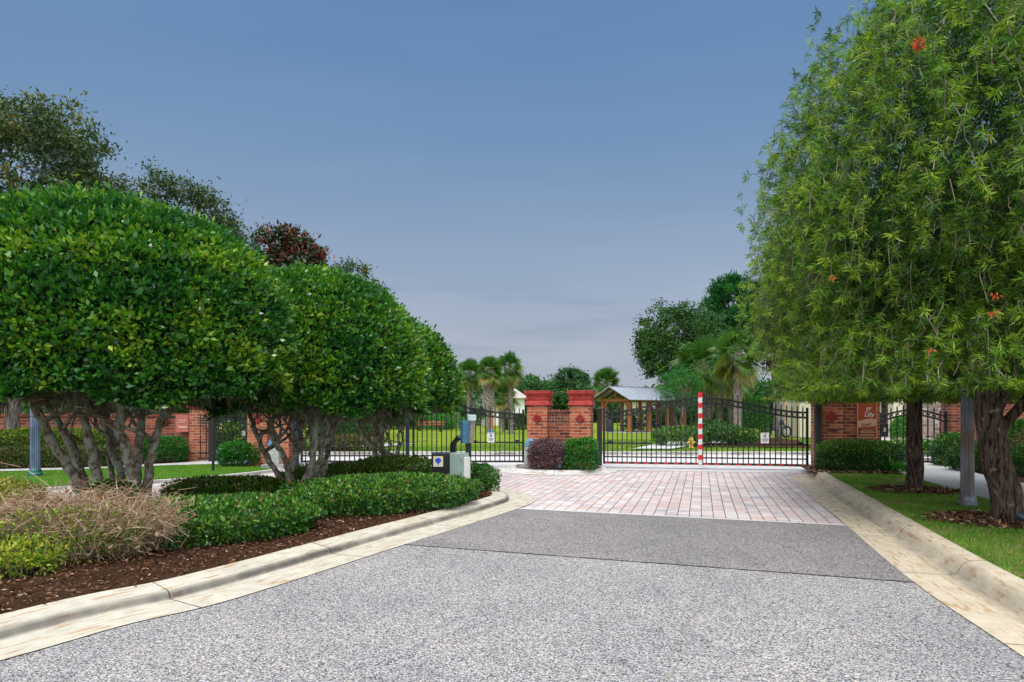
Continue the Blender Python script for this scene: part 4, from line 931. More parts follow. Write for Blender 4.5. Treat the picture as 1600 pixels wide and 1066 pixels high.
# right monument hedge and strap plant
shrub('long clipped dark hedge under the right brick monument', (7.20, 14.45, .43), (0.66, 0.34, 0.33), 17000, 0.045, m_hedge, 5, R(-3), name='clipped_hedge', seed=15, tmean=.38, top=.45, cat='hedge', z0=.12)
shrub('right half of the dark hedge, beside the pedestrian gate post', (8.05, 14.7, .40), (0.36, 0.30, 0.30), 6000, 0.045, m_hedge, 3.5, R(-3), name='clipped_hedge', seed=16, tmean=.3, top=.2, cat='hedge', z0=.12)
def strap(label, c, n, L, mat=None):
    P0 = np.tile(np.array([[0, 0, 0.0]]), (n, 1)) + rng.normal(0, .04, (n, 3)) * np.array([1, 1, 0]); D = unit(np.column_stack([rng.normal(0, .6, (n, 2)), np.ones(n)]))
    V = leaves(P0, D, L * rng.uniform(.6, 1.2, n), .03, .25); o = link('strap_plant', qmesh('strap_plant', V, 4, rng.normal(.5, .2, n)), mat or m_box); o.location = c; tag(o, label, 'plant')
strap('spiky strap-leaved plant at the right end of the dark hedge', (7.85, 14.15, .12), 70, .48)
strap('second spiky strap-leaved plant close to the sidewalk edge by the hedge', (8.2, 14.3, .12), 50, .38)
LG = 'hedges along the left brick wall'
shrub('clipped dark green hedge left of the left pedestrian gate', (-9.05, 17.7, .38), (0.55, 0.4, 0.33), 9000, 0.05, m_box, 4, R(20), name='clipped_hedge', group=LG, seed=17, tmean=.2, top=.3, cat='hedge', z0=.06)
shrub('rounded bright green hedge before the left gate pillar', (-6.65, 16.7, .34), (0.48, 0.38, 0.30), 9000, 0.05, m_box, 3, R(15), name='clipped_hedge', group=LG, seed=18, tmean=.25, top=.3, cat='hedge', z0=.06)
shrub('long bronze and green low hedge behind the blue lamp post', (-11.4, 16.2, .28), (1.9, 0.4, 0.24), 26000, 0.055, m_brownhedge, 5, R(14), name='clipped_hedge', group=LG, seed=19, tmean=.35, top=.1, cat='hedge', z0=.06)
shrub('yellow-green hedge in the second row, behind the bronze one', (-11.6, 17.45, .55), (1.5, 0.35, 0.35), 20000, 0.055, m_yelhedge, 5, R(10), name='clipped_hedge', group=LG, seed=20, tmean=.3, top=.2, cat='hedge', z0=.06)
shrub('copper-red topped hedge at far left beside the oak trunk', (-13.9, 16.4, .62), (0.75, 0.35, 0.38), 9000, 0.055, m_brownhedge, 5, R(10), name='clipped_hedge', group=LG, seed=21, tmean=.75, top=.2, cat='hedge', z0=.06)
# right side shrubs
RG = 'shrubs along the right brick wall'
shrub('dark shrub beside the pedestrian gate post on the right', (10.3, 15.9, .45), (.45, .4, .40), 7000, .05, m_hedge, 3, 0, group=RG, seed=22, tmean=.3, z0=.11)
shrub('low dark shrub seen between lamp post and thick trunk', (10.0, 14.6, .36), (.6, .45, .30), 8000, .05, m_hedge, 3, 0, group=RG, seed=23, tmean=.25, z0=.11)
shrub('bright clipped shrub against the right brick wall', (11.4, 15.6, .65), (.55, .35, .5), 8000, .05, m_box, 4, 0, group=RG, seed=24, tmean=.3, z0=.11)
shrub('dark shrub at the right frame edge under the brick wall', (10.6, 13.4, .42), (.6, .5, .36), 8000, .05, m_hedge, 3, 0, group=RG, seed=25, tmean=.3, z0=.11)
# park shrubs
KG = 'shrubs in the park beds'
for i, (px, py, Yb, rx, rzz, mt, tm, lb_) in enumerate([
    (1062, 697, 24.5, 0.95, .35, m_hedge, .45, 'low leafy shrub left of the yellow hydrant'), (1128, 697, 24.8, .75, .38, m_tree, .6, 'pale green shrub right of the striped gate centre'),
    (1158, 697, 24.6, .5, .3, m_hedge, .5, 'small shrub at the foot of the thick-trunked palm'), (1108, 684, 28, .8, .45, m_hedge, .3, 'dark shrub behind the striped gate centre'),
    (1176, 676, 29, .75, .9, m_box, .6, 'tall bright feathery shrub between thick palm and house'), (525, 695, 24, .9, .45, m_tree, .5, 'leafy shrub behind the far left of the left gate'),
    (560, 690, 26, .8, .5, m_hedge, .4, 'rounded shrub behind the pale leaning trunks'), (545, 702, 21.9, 1.0, .25, m_brownhedge, .4, 'low scruffy shrub close behind the left gate'),
    (690, 672, 44, 1.6, .55, m_box, .4, 'bright shrub on the park skyline behind the mound'), (1428, 716, 19.5, .8, .22, m_hedge, .5, 'low shrub beyond the right pedestrian gate'), (1412, 690, 29, .5, .5, m_box, .6, 'small yellow-green shrub before the stone house front')]):
    g = W(px, py, Yb); shrub(lb_, (g.x, g.y, .12 + rzz), (rx, rx * .7, rzz), 4500, .09, mt, 2.5, 0, group=KG, seed=40 + i, tmean=tm, z0=.12, depth=.25, stems=False)
for i, (px0, px1, Yb, h, lb_) in enumerate([(560, 700, 47, 1.0, 'long dark clipped hedge behind the park mound on the left'), (790, 836, 46, .95, 'dark clipped hedge behind the palms left of the monument'), (985, 1115, 49, 1.25, 'dark clipped hedge behind the timber pavilion')]):
    x0, x1 = (px0 - 800) * Yb / F, (px1 - 800) * Yb / F
    shrub(lb_, ((x0 + x1) / 2, Yb, h / 2 + .1), ((x1 - x0) / 2, .6, h / 2), int(3000 * (x1 - x0)), .13, m_hedge, 8, 0, name='park_hedge', group='dark clipped hedges across the park', seed=60 + i, tmean=.2, z0=.1, cat='hedge', stems=False)

# ------------------------------------------------------------ brick monuments
def diamond(parent, x, y, z, s=0.115):
    mb = MB(); M = Matrix.Rotation(R(45), 3, 'Y')
    mb.box((x, y - .015, z), (s * 1.42, .03, s * 1.42), M=M)
    q = s * .33
    for a in (-1, 1):
        for b in (-1, 1):
            v = M @ Vector((a * q, 0, b * q)); mb.box((x + v.x, y - .038, z + v.z), (s * .50, .02, s * .50), M=M)
    mb.build('diamond_tile', m_diam, parent, bevel=.004)
def cap(parent, x, y, z, w, d, h=0.35):
    mb = MB(); c = (x, y)
    mb.frustum(z, z + h * .18, w + .10, d + .10, w + .07, d + .07, c); mb.frustum(z + h * .18, z + h * .30, w + .07, d + .07, w + .03, d + .03, c)
    mb.frustum(z + h * .30, z + h * .66, w + .02, d + .02, w + .03, d + .03, c); mb.frustum(z + h * .66, z + h * .80, w + .07, d + .07, w + .10, d + .10, c)
    mb.frustum(z + h * .80, z + h * .97, w + .12, d + .12, w + .12, d + .12, c); mb.frustum(z + h * .97, z + h, w + .14, d + .14, w + .06, d + .06, c)
    nd = 7
    for i in range(nd):                       # dentils all round
        t = (i + .5) / nd - .5
        for (px, py, r) in ((x + t * w, y - d / 2 - .015, 0), (x + t * w, y + d / 2 + .015, 0), (x - w / 2 - .015, y + t * d, 1), (x + w / 2 + .015, y + t * d, 1)):
            mb.box((px, py, z + h * .50), (w / nd * .5, .035, h * .2) if not r else (.035, w / nd * .5, h * .2))
    mb.build('cap', m_cap, parent, bevel=.004)
# centre
root = empty('gate_monument', (1.17, 16.55, 0), R(-14), label='pair of brick pillars with crimson caps on the island between the gates', cat='brick pillars')
for sx in (-1, 1):
    MB().box((sx * .52, 0, .77), (.50, .50, 1.52)).build('pillar', m_brk, root, bevel=.003)
    cap(root, sx * .52, 0, 1.53, .50, .50); diamond(root, sx * .52, -.25, 1.22)
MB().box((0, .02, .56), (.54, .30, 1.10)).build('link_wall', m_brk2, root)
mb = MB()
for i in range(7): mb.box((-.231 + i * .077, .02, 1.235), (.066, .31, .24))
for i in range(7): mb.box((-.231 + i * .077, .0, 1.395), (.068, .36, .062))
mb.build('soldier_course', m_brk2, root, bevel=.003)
MB().box((0, .02, 1.24), (.54, .29, .26)).build('mortar_bed', simple('mortar', (0.40, 0.31, 0.25), 0.9), root)
# right
root = empty('gate_monument', (7.36, 15.12, 0), R(-11), label='brick pillar and wall with a red carved sign, right of the right gate', cat='brick pillars')
MB().box((-.36, 0, .80), (.56, .50, 1.56)).build('pillar', m_brk, root, bevel=.003)
cap(root, -.36, 0, 1.57, .56, .50); diamond(root, -.33, -.25, 1.28, .13)
MB().box((.30, .03, .85), (.76, .36, 1.66)).build('wall', m_brk, root, bevel=.003)
MB().box((.30, .03, 1.72), (.84, .44, .07)).build('wall_coping', m_cap, root, bevel=.006)
MB().box((-.30, -.262, .97), (.18, .02, .045)).build('name_plate', m_ink, root)
def text(s, size, mat, parent, loc, ext=.003, shear=0.0, spacing=1.0):
    cu = bpy.data.curves.new('lettering', 'FONT'); cu.body = s; cu.size = size; cu.extrude = ext; cu.align_x = 'CENTER'; cu.shear = shear; cu.space_character = spacing
    cu.offset = size * .02
    o = bpy.data.objects.new('tmp', cu); COL.objects.link(o)
    bpy.context.view_layer.update()
    me = bpy.data.meshes.new_from_object(o.evaluated_get(bpy.context.evaluated_depsgraph_get())); me.name = 'lettering'
    bpy.data.objects.remove(o); o = link('lettering', me, None, parent); me.materials.clear(); me.materials.append(mat)
    o.location = loc; o.rotation_euler = (R(90), 0, 0); return o
sg = empty('carved_sign', (7.36 + .365, 14.865, 1.22), R(-11), label='tall red carved sign with white script on the right brick wall', cat='sign')
MB().box((0, 0, 0), (.40, .035, .84)).build('sign_board', m_sign, sg, bevel=.004)
fr = MB()
for (c_, d_) in (((-.192, -.022, 0), (.016, .014, .84)), ((.192, -.022, 0), (.016, .014, .84)), ((0, -.022, -.412), (.368, .014, .016)), ((0, -.022, .412), (.368, .014, .016))): fr.box(c_, d_)
fr.build('sign_frame', m_peach, sg)
text('ey', .115, m_white, sg, (.03, -.020, .20), shear=.25)
text('&', .055, m_white, sg, (-.01, -.020, .145), shear=.2)
text('Lilly', .125, m_white, sg, (.04, -.020, .05), shear=.25)
sw = MB()                                          # swoosh with a curled red emblem
top_, bot_ = [], []
for i in range(21):
    x = -.18 + .36 * i / 20; top_.append((x, -.05 + .055 * math.sin((i / 20) * 2.2))); bot_.append((x, -.185 + .04 * (i / 20) ** 2))
for i in range(20):
    a, b, c_, d_ = bot_[i], bot_[i + 1], top_[i + 1], top_[i]; y0, y1 = -.0195, -.024
    sw.add([(a[0], y1, a[1]), (b[0], y1, b[1]), (c_[0], y1, c_[1]), (d_[0], y1, d_[1])], [(0, 1, 2, 3)])
sw.build('swoosh', m_peach, sg)
em = MB()
for k in range(3):
    cx, cz, r_ = -.05 + .05 * k, -.115 + .012 * k, .055 - .012 * k
    em.tube([(cx + r_ * math.cos(t), -.027, cz + .65 * r_ * math.sin(t)) for t in np.linspace(2.2 + k * .5, 6.0 + k * .4, 14)], [.004 + .009 * math.sin(math.pi * i / 13) for i in range(14)], 6)
em.build('emblem', m_sign, sg)
MB().box((0, -.020, -.30), (.35, .006, .18)).build('lower_panel', m_signdk, sg)
ln = MB()
for z, w in ((-.245, .22), (-.285, .30), (-.335, .27), (-.365, .31)): ln.box((0, -.026, z), (w, .006, .012 if z != -.285 else .02))
ln.build('small_print_lines', m_peach, sg)
# left
root = empty('gate_monument', (-5.93, 16.85, 0), R(-6), label='brick pillar left of the left gate, behind the middle dome tree trunks', cat='brick pillars')
MB().box((-.26, 0, .80), (.50, .50, 1.56)).build('pillar', m_brk, root, bevel=.003)
cap(root, -.26, 0, 1.57, .50, .50); diamond(root, -.24, -.25, 1.2, .13)
MB().box((.25, .03, .72), (.50, .34, 1.42)).build('wall', m_brk, root, bevel=.003)
MB().box((.25, .03, 1.46), (.56, .42, .06)).build('wall_coping', m_cap, root, bevel=.006)
# left wall
root = empty('brick_wall', (-8.25, 18.55, 0), R(12), label='long red brick boundary wall left of the left pedestrian gate', cat='wall')
MB().box((-.15, -.02, .74), (.56, .44, 1.44)).build('pier', m_brk, root, bevel=.003)
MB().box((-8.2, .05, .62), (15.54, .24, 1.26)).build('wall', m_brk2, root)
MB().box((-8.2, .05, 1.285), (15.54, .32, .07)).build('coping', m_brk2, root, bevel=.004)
MB().box((-.15, -.02, 1.50), (.66, .54, .09)).build('pier_cap', m_cap, root, bevel=.01)
pl_ = empty('wall_plaque', (-8.78, 18.12, 1.06), R(12), label='small square pink-red plaque on the left brick wall near the gate', cat='sign')
MB().box((.0, 0.1, 0), (.32, .04, .46)).build('plaque_board', simple('faded_red', (0.50, 0.14, 0.11), 0.6), pl_, bevel=.004)
lw = MB(); lw.box((0, .075, .08), (.24, .012, .02)); lw.box((-.02, .075, .03), (.2, .012, .02)); lw.box((.02, .075, -.10), (.22, .012, .05)); lw.build('carved_lines', m_peach, pl_)
dd_ = empty('wall_tile', (-9.25, 18.10, 1.10), R(12), label='dark red diamond tile on the left brick wall beside the plaque', cat='tile')
diamond(dd_, 0, .12, .05, .16)
# right wall
root = empty('brick_wall', (10.95, 16.9, 0), R(-4), label='red brick boundary wall at the right edge behind the thick trunk', cat='wall')
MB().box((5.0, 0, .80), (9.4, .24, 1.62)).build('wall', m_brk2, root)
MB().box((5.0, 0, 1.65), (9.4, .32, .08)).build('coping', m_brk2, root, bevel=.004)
MB().box((.05, 0, .86), (.48, .48, 1.72)).build('pier', m_brk2, root, bevel=.003)
MB().box((.05, 0, 1.76), (.6, .6, .09)).build('pier_cap', m_cap, root, bevel=.01)

# ------------------------------------------------------------ gates
def post(label, x, y, h, w=.10, mat=None, group=None, z0=0):
    root = empty('gate_post', (x, y, z0), label=label, cat='post', group=group)
    MB().box((0, 0, h / 2 - .02), (w, w, h + .04)).build('shaft', mat or m_black, root, bevel=.006)
    mb = MB(); mb.frustum(h, h + .03, w + .03, w + .03, w + .02, w + .02); mb.frustum(h + .03, h + .06, w * .9, w * .9, w * .3, w * .3); mb.build('post_cap', mat or m_black, root)
    return root
PGp = 'black gate posts'
post('black hinge post right of the brick pillar pair, holding the right gate', 2.10, 16.38, 1.42, .11, group=PGp)
post('black hinge post against the left face of the right brick monument', 6.66, 14.86, 1.55, .12, group=PGp)
post('dark steel hinge post beside the left brick pillar', -5.30, 16.75, 1.25, .13, m_navy, PGp)
def gate_leaf(label, hinge, end, z0, e, m, n, group, flip=False, extra=None, zc_=None):
    h, q = Vector((*hinge, 0)), Vector((*end, 0)); L = (q - h).length; rz = math.atan2(q.y - h.y, q.x - h.x)
    root = empty('gate_leaf', h, rz, label=label, cat='gate', group=group)
    zt = zc_ or (lambda t: e + (m - e) * math.sin(math.pi / 2 * t) ** 2)
    fr = MB(); fr.box((.025, 0, (z0 + zt(0)) / 2), (.05, .05, zt(0) - z0 + .02)); fr.build('hinge_stile', m_black, root)
    fr = MB(); fr.box((L - .025, 0, (z0 + zt(1)) / 2 + .02), (.05, .05, zt(1) - z0 + .06)); fr.build('meeting_stile', m_black, root)
    rl = MB()
    for z in (z0 + .02, z0 + .16): rl.box((L / 2, 0, z), (L - .1, .035, .032 if z > z0 + .1 else .045))
    rl.build('bottom_rail', m_black, root)
    K = 24; ri_ = MB()
    for dz in (-.10, -.225):
        tr_ = MB()
        pts = [(L * i / K, zt(i / K) + dz) for i in range(K + 1)]
        for i in range(K): tr_.bar((pts[i][0] - .003, 0, pts[i][1]), (pts[i + 1][0] + .003, 0, pts[i + 1][1]),   .035, .034)
        tr_.build('top_rail', m_black, root)
    pk = MB()
    for i in range(1, n):
        x = L * i / n; t = i / n
        pk.box((x, 0, (z0 + zt(t)) / 2), (.024, .024, zt(t) - z0))
        pk.frustum(zt(t), zt(t) + .055, .030, .014, .002, .002, (x, 0)); pk.box((x, 0, zt(t) - .165), (.034, .03, .03))
        cx = L * (i - .5) / n; zz = zt((i - .5) / n) - .163
        ri_.tube([(cx + .046 * math.cos(a), 0, zz + .046 * math.sin(a)) for a in np.linspace(0, 2 * math.pi, 13)], .009, 5, 0, False)
    pk.build('picket_panel', m_black, root); ri_.build('ring_row', m_black, root)
    return root, L, zt
GG = 'black swing gate leaves'
# right gate: two leaves meeting at the striped stile
Aa, Bb, Mm = (2.20, 16.50), (6.78, 15.62), (4.45, 16.07)
r1, L1, z1 = gate_leaf('right gate, its left leaf with red dashes along the bottom', Aa, Mm, .13, 1.46, 1.80, 20, GG)
r2, L2, z2 = gate_leaf('right gate, its right leaf carrying a white notice', Bb, Mm, .13, 1.46, 1.80, 20, GG)
r3, L3, z3 = gate_leaf('left gate, its left leaf behind the dome tree trunks', (-5.20, 16.80), (-2.55, 16.80), .13, 1.42, 1.72, 22, GG)
r4, L4, z4 = gate_leaf('left gate, its right leaf with a white notice by the brick pillars', (.30, 16.80), (-2.45, 16.80), .13, 1.42, 1.72, 23, GG)
for rr_, LL in ((r1, L1), (r2, L2)):
    nb = 10
    for i in range(nb): MB().box((LL * (i + .5) / nb, 0, .145), (LL / nb * .45, .052, .03)).build('red_tape_dash', m_redtape, rr_)
    MB().box((LL / 2, 0, .118), (LL - .05, .040, .014)).build('bottom_tape', m_paletape, rr_)
MB().box((L1 - .02, 0, .97), (.09, .07, 1.68)).build('striped_cover', m_paletape, r1)
mb = MB()
for i in range(7): mb.box((L1 - .02, 0, .30 + i * .245), (.097, .077, .115), M=Matrix.Rotation(R(-8), 3, 'Y'))
mb.build('red_bands', m_redtape, r1)
MB().box((L3 - .02, 0, .92), (.085, .085, 1.68)).build('centre_stile_cover', m_navy, r3)
def opera(root, L, x0, x1, z=.60):
    mb = MB(); mb.box(((x0 + x1) / 2, .0, z), (x1 - x0, .05, .035)); mb.box((x0 + .15, -.03, z + .02), (.10, .08, .08)); mb.box((x1 - .15, -.03, z + .015), (.08, .06, .06)); mb.build('operator_arm', m_black, root)
opera(r1, L1, .02, 1.15, .62); opera(r2, L2, .02, 1.55, .62); opera(r4, L4, .02, 1.35, .62)
def notice(label, parent_pos, rz):
    s = empty('gate_notice', parent_pos, rz, label=label, cat='sign')
    MB().box((0, 0, 0), (.175, .008, .24)).build('notice_board', m_white, s)
    mb = MB(); mb.box((-.005, -.006, .045), (.045, .004, .03)); mb.box((.018, -.006, .06), (.018, .004, .024)); mb.box((-.02, -.006, .022), (.01, .004, .02)); mb.box((.01, -.006, .022), (.01, .004, .02)); mb.build('emblem', m_ink, s)
    mb = MB()
    for z, w in ((.095, .10), (-.015, .13), (-.035, .12), (-.055, .13), (-.078, .09)): mb.box((0, -.006, z), (w, .004, .006 if z < 0 else .010))
    mb.build('print_lines', m_dkplast, s)
notice('white notice with small emblem hanging on the right gate', (W(1195, 685, 15.70).x, 15.70, .77), R(-10))
notice('white notice with small emblem hanging on the left gate', (W(767, 685, 16.74).x, 16.74, .74), 0)
# pedestrian gates
root, L5, z5 = gate_leaf('arched black pedestrian gate beyond the slim tree trunk on the right', (9.05, 16.85), (10.72, 16.85), .12, 1.36, 1.36, 11, 'black pedestrian gates', zc_=lambda t: 1.34 + .18 * math.sin(math.pi * t))
MB().box((.10, -.05, .92), (.20, .06, .32)).build('lock_box', m_blackbox, root, bevel=.01)
MB().box((.10, -.085, .93), (.05, .02, .10)).build('handle', m_steel, root)
post('thick black post between the right monument and pedestrian gate', 8.93, 16.85, 1.5, .15, m_navy, PGp, .05)
post('slender black post with ball right of the pedestrian gate', 10.83, 16.75, 1.45, .11, None, PGp, .05)
def fence(label, a, b, n, z0=.14, h=1.3):
    h_, q = Vector((*a, 0)), Vector((*b, 0)); L = (q - h_).length; root = empty('fence_panel', h_, math.atan2(q.y - h_.y, q.x - h_.x), label=label, cat='fence', group='short black fence panels')
    pk = MB(); rl = MB(); rg = MB()
    for z in (z0, z0 + .14, h - .10, h - .225): rl.box((L / 2, 0, z), (L, .032, .03))
    for i in range(n):
        x = L * (i + .5) / n; pk.box((x, 0, (z0 + h) / 2), (.019, .019, h - z0)); pk.frustum(h, h + .05, .03, .014, .002, .002, (x, 0))
    for i in range(n - 1):
        cx = L * (i + 1) / n; rg.tube([(cx + .046 * math.cos(t), 0, h - .163 + .046 * math.sin(t)) for t in np.linspace(0, 6.283, 13)], .006, 5, 0, False)
    rl.build('rails', m_black, root); pk.build('picket_panel', m_black, root); rg.build('ring_row', m_black, root)
fence('short black fence panel between right monument and thick post', (8.12, 15.6), (8.85, 16.8), 7)
fence('short black fence panel right of the slender post by the lamp', (10.9, 16.75), (11.5, 16.8), 4)
root, L6, z6 = gate_leaf('black pedestrian gate between the left brick wall and left pillar', (-7.85, 18.0), (-6.85, 17.75), .10, 1.25, 1.25, 8, 'black pedestrian gates', zc_=lambda t: 1.28 + .10 * math.sin(math.pi * t))
MB().box((L6 - .08, -.05, .82), (.09, .06, .14)).build('handle', m_steel, root)
post('black post at the wall side of the left pedestrian gate', -7.93, 18.05, 1.32, .14, None, PGp)
post('black post at the pillar side of the left pedestrian gate', -6.72, 17.68, 1.30, .16, None, PGp)
fence('short black fence panel beside the left brick pier', (-8.35, 18.15), (-8.02, 18.08), 2)

# ------------------------------------------------------------ lamp posts, boxes, small things
def lamp(label, x, y, z0, H, r, mat, basemat, group='fluted lamp posts'):
    root = empty('lamp_post', (x, y, z0), label=label, cat='lamp post', group=group)
    mb = MB(); mb.lathe([(r * 1.55, -.02), (r * 1.55, .05), (r * 1.35, .07), (r * 1.30, .12), (r * 1.12, .15)], n=28); mb.build('base_ring', basemat, root, False, bevel=.003)
    mb = MB(); mb.lathe([(r * 1.10, .14), (r * 1.05, .6), (r, 1.6), (r * .85, H)], n=32, flute=[.13] * 4); mb.build('fluted_shaft', mat, root)
    mb = MB(); mb.lathe([(r * .9, H), (r * 1.3, H + .04), (r * .8, H + .09), (r * 1.5, H + .16), (r * 1.6, H + .20)], n=20); mb.build('lantern_collar', mat, root, True)
    mb = MB(); mb.lathe([(.11, H + .20), (.16, H + .32), (.15, H + .46), (.10, H + .54)], n=20); mb.build('lantern_globe', simple('frosted_globe', (0.55, 0.56, 0.55), 0.3, var=.05), root, True)
    mb = MB(); mb.lathe([(.14, H + .54), (.09, H + .60), (.03, H + .66), (.015, H + .76)], n=20); mb.build('lantern_finial', mat, root, True)
lamp('weathered grey fluted lamp post on the right verge between two trunks', 6.17, 9.25, .115, 3.1, .078, MT['weathered_lamp_metal'], MT['weathered_lamp_metal'])
lamp('blue-grey fluted lamp post with green base on the far left verge', -9.85, 14.1, .055, 3.0, .085, MT['blue_lamp_metal'], MT['verdigris'])

# entry keypad on the median nose
kp = empty('entry_keypad', (-.70, 10.95, .08), 0, label='gooseneck entry keypad on black post at the median nose', cat='keypad')
MB().box((0, .06, .62), (.085, .085, 1.26)).build('post', m_blackbox, kp, bevel=.006)
mb = MB(); mb.tube([(-.25, .0, .35), (-.25, .0, .78), (-.16, 0, .885), (.0, .0, .885)], .045, 4); mb.build('curved_arm', m_blackbox, kp)
MB().box((-.035, -.06, .98), (.15, .13, .36), rz=R(25)).build('keypad_housing', m_blue, kp, bevel=.008)
MB().box((.055, -.10, .98), (.075, .09, .34), M=Matrix.Rotation(R(5), 3, 'Y') @ Matrix.Rotation(R(25), 3, 'Z')).build('keypad_face', simple('worn_metal_face', (0.30, 0.27, 0.23), 0.4, .5, var=.5, scale=25), kp, bevel=.005)
MB().box((.055, -.04, 1.205), (.125, .12, .10), rz=R(20)).build('hood', simple('pale_hood', (0.50, 0.60, 0.62), .4), kp, bevel=.012)
ob = empty('operator_box', (-1.13, 10.9, .08), R(4), label='black operator box with cream and blue badge behind the low hedge', cat='box')
MB().box((0, .08, .43), (.29, .36, .40)).build('housing', m_blackbox, ob, bevel=.008)
MB().box((0, .08, .12), (.20, .26, .26)).build('pedestal', m_blackbox, ob)
MB().box((0, .08, .637), (.30, .37, .015)).build('lid', m_navy, ob, bevel=.004)
MB().box((-.045, -.104, .515), (.155, .008, .165)).build('badge_plate', m_badge, ob, bevel=.003)
mb = MB()
out_ = [(0, -.07), (-.012, -.03), (-.042, .0), (-.05, .035), (-.03, .045), (-.02, .06), (-.008, .052), (0, .07), (.008, .052), (.02, .06), (.03, .045), (.05, .035), (.042, 0), (.012, -.03)]
mb.add([(-.045 + x, -.110, .515 + z) for x, z in out_], [tuple(range(len(out_)))]); mb.add([(-.045 + x, -.1085, .515 + z) for x, z in out_], [tuple(range(len(out_)))[::-1]]); mb.build('badge_shield', m_bluemark, ob)
cb = empty('electrical_cabinet', (-.83, 10.80, .08), R(-38), label='pale green-grey electrical cabinet in front of the keypad post', cat='cabinet')
MB().box((0, 0, .44), (.22, .20, .43)).build('cabinet_body', m_cabinet, cb, bevel=.006)
MB().box((0, -.108, .44), (.205, .014, .415)).build('cabinet_door', m_cabinet, cb, bevel=.004)
mb = MB(); mb.box((.112, -.09, .54), (.016, .03, .04)); mb.box((.112, -.09, .34), (.016, .03, .04)); mb.build('hinges', m_steel, cb)
MB().box((.135, .03, .42), (.05, .10, .34)).build('side_box', m_white, cb, bevel=.006)
MB().box((0, .04, .10), (.06, .06, .26)).build('cabinet_leg', m_blackbox, cb)

def operator(label, x, y, rz, z0=.0):
    root = empty('gate_operator', (x, y, z0), rz, label=label, cat='gate operator', group='grey gate operators with blue tops')
    MB().box((0, 0, .07), (.50, .42, .14)).build('concrete_pad', m_pad, root, bevel=.01)
    mb = MB(); mb.frustum(.14, .58, .28, .26, .23, .22); mb.build('housing', m_galv, root, bevel=.008)
    mb = MB(); mb.frustum(.58, .64, .25, .24, .22, .21); mb.frustum(.645, .69, .21, .20, .18, .17); mb.frustum(.695, .75, .18, .17, .13, .12); mb.build('blue_top', m_bluecap, root, bevel=.006)
    mb = MB()
    mb.box((-.02, -.130, .40), (.05, .01, .025)); mb.box((.0, -.140, .22), (.045, .01, .03)); mb.build('labels', m_white, root)
operator('grey gate operator with blue top left of the brick pillar pair', W(829, 733, 15.75).x, 15.75, R(-12), .0)
operator('grey gate operator with blue top by the left brick pillar', W(428, 733, 16.1).x, 16.1, R(8), .0)

# path posts, spot lights
o = empty('bollard_stake', (W(333, 735, 15.3).x, 15.3, .05), label='thin black stake standing in the left grass strip', cat='stake')
MB().box((0, 0, .17), (.045, .045, .36)).build('stake', m_black, o); MB().box((.0, 0, .37), (.06, .06, .03)).build('stake_cap', m_black, o, bevel=.005)
def spot(label, x, y, z, rz, mat=m_dkplast):
    r_ = empty('spotlight', (x, y, z), rz, label=label, cat='spotlight', group='small ground spotlights')
    mb = MB(); mb.tube([(0, 0, .0), (0, 0, .07)], .012, 8); mb.build('ground_stake', mat, r_)
    mb = MB(); mb.tube([(-.05, 0, .075), (-.02, 0, .085), (.06, 0, .12), (.075, 0, .126)], [.028, .04, .05, .053], 12); mb.build('lamp_head', mat, r_, True)
    mb = MB(); mb.tube([(.0765, 0, .1265), (.079, 0, .1275)], [.042, .042], 12); mb.build('lens', simple('pale_lens', (0.4, 0.5, 0.6), .15), r_)
spot('small spotlight on the mulch at the foot of the thick right trunk', 5.62, 7.45, .12, R(120))
spot('small spotlight below the purple and green shrubs', W(875, 737, 15.0).x, 15.05, .07, R(90))
spot('small spotlight in the bed left of the left pillar hedge', W(382, 730, 16.2).x, 16.25, .06, R(90))
o = empty('utility_marker', (W(345, 722, 17.0).x, 17.0, .06), label='small pale blue and white marker by the left pedestrian gate', cat='marker')
MB().box((-.03, 0, .14), (.07, .05, .28)).build('blue_panel', m_bluecap, o, bevel=.005); MB().box((.04, 0, .16), (.05, .05, .30)).build('white_panel', m_white, o, bevel=.005)
o = empty('valve_cap', (W(20, 768, 10.3).x, 10.35, .0), label='dark rounded valve cap by the left lane kerb', cat='valve')
mb = MB(); mb.sphere((0, 0, .07), .08, 8, (1, 1, .8)); mb.build('dome', m_dkplast, o, True)
MB().lathe([(.09, -.01), (.09, .03), (.07, .05)], n=16).build('collar', m_pad, o)

# yellow hydrant
hp = W(1080, 703, 22.6); hy = empty('fire_hydrant', (hp.x, 22.6, .16), label='yellow fire hydrant in the park bed behind the right gate', cat='hydrant')
MB().lathe([(.09, 0), (.09, .03), (.065, .04), (.062, .24), (.08, .25), (.08, .28), (.06, .29), (.055, .33), (.03, .37), (.012, .39)], n=16).build('barrel', m_yel, hy, True)
mb = MB(); mb.tube([(-.12, 0, .19), (-.05, 0, .19)], .035, 10); mb.tube([(.05, 0, .19), (.12, 0, .19)], .035, 10); mb.tube([(0, -.12, .19), (0, -.05, .19)], .045, 10); mb.build('outlet_caps', m_yel, hy)
MB().box((0, 0, .40), (.03, .03, .03)).build('top_nut', m_yel, hy)

# ------------------------------------------------------------ timber pavilion
pv = empty('timber_pavilion', (7.95, 41.0, .12), R(38), label='orange timber pavilion with grey metal gable roof in the park', cat='pavilion')
Wd, Ln, Hp = 2.35, 5.3, 1.82
def pvpt(x, y): return (x, y)
posts = [(-Ln / 2, -Wd / 2), (-Ln / 2, Wd / 2)]
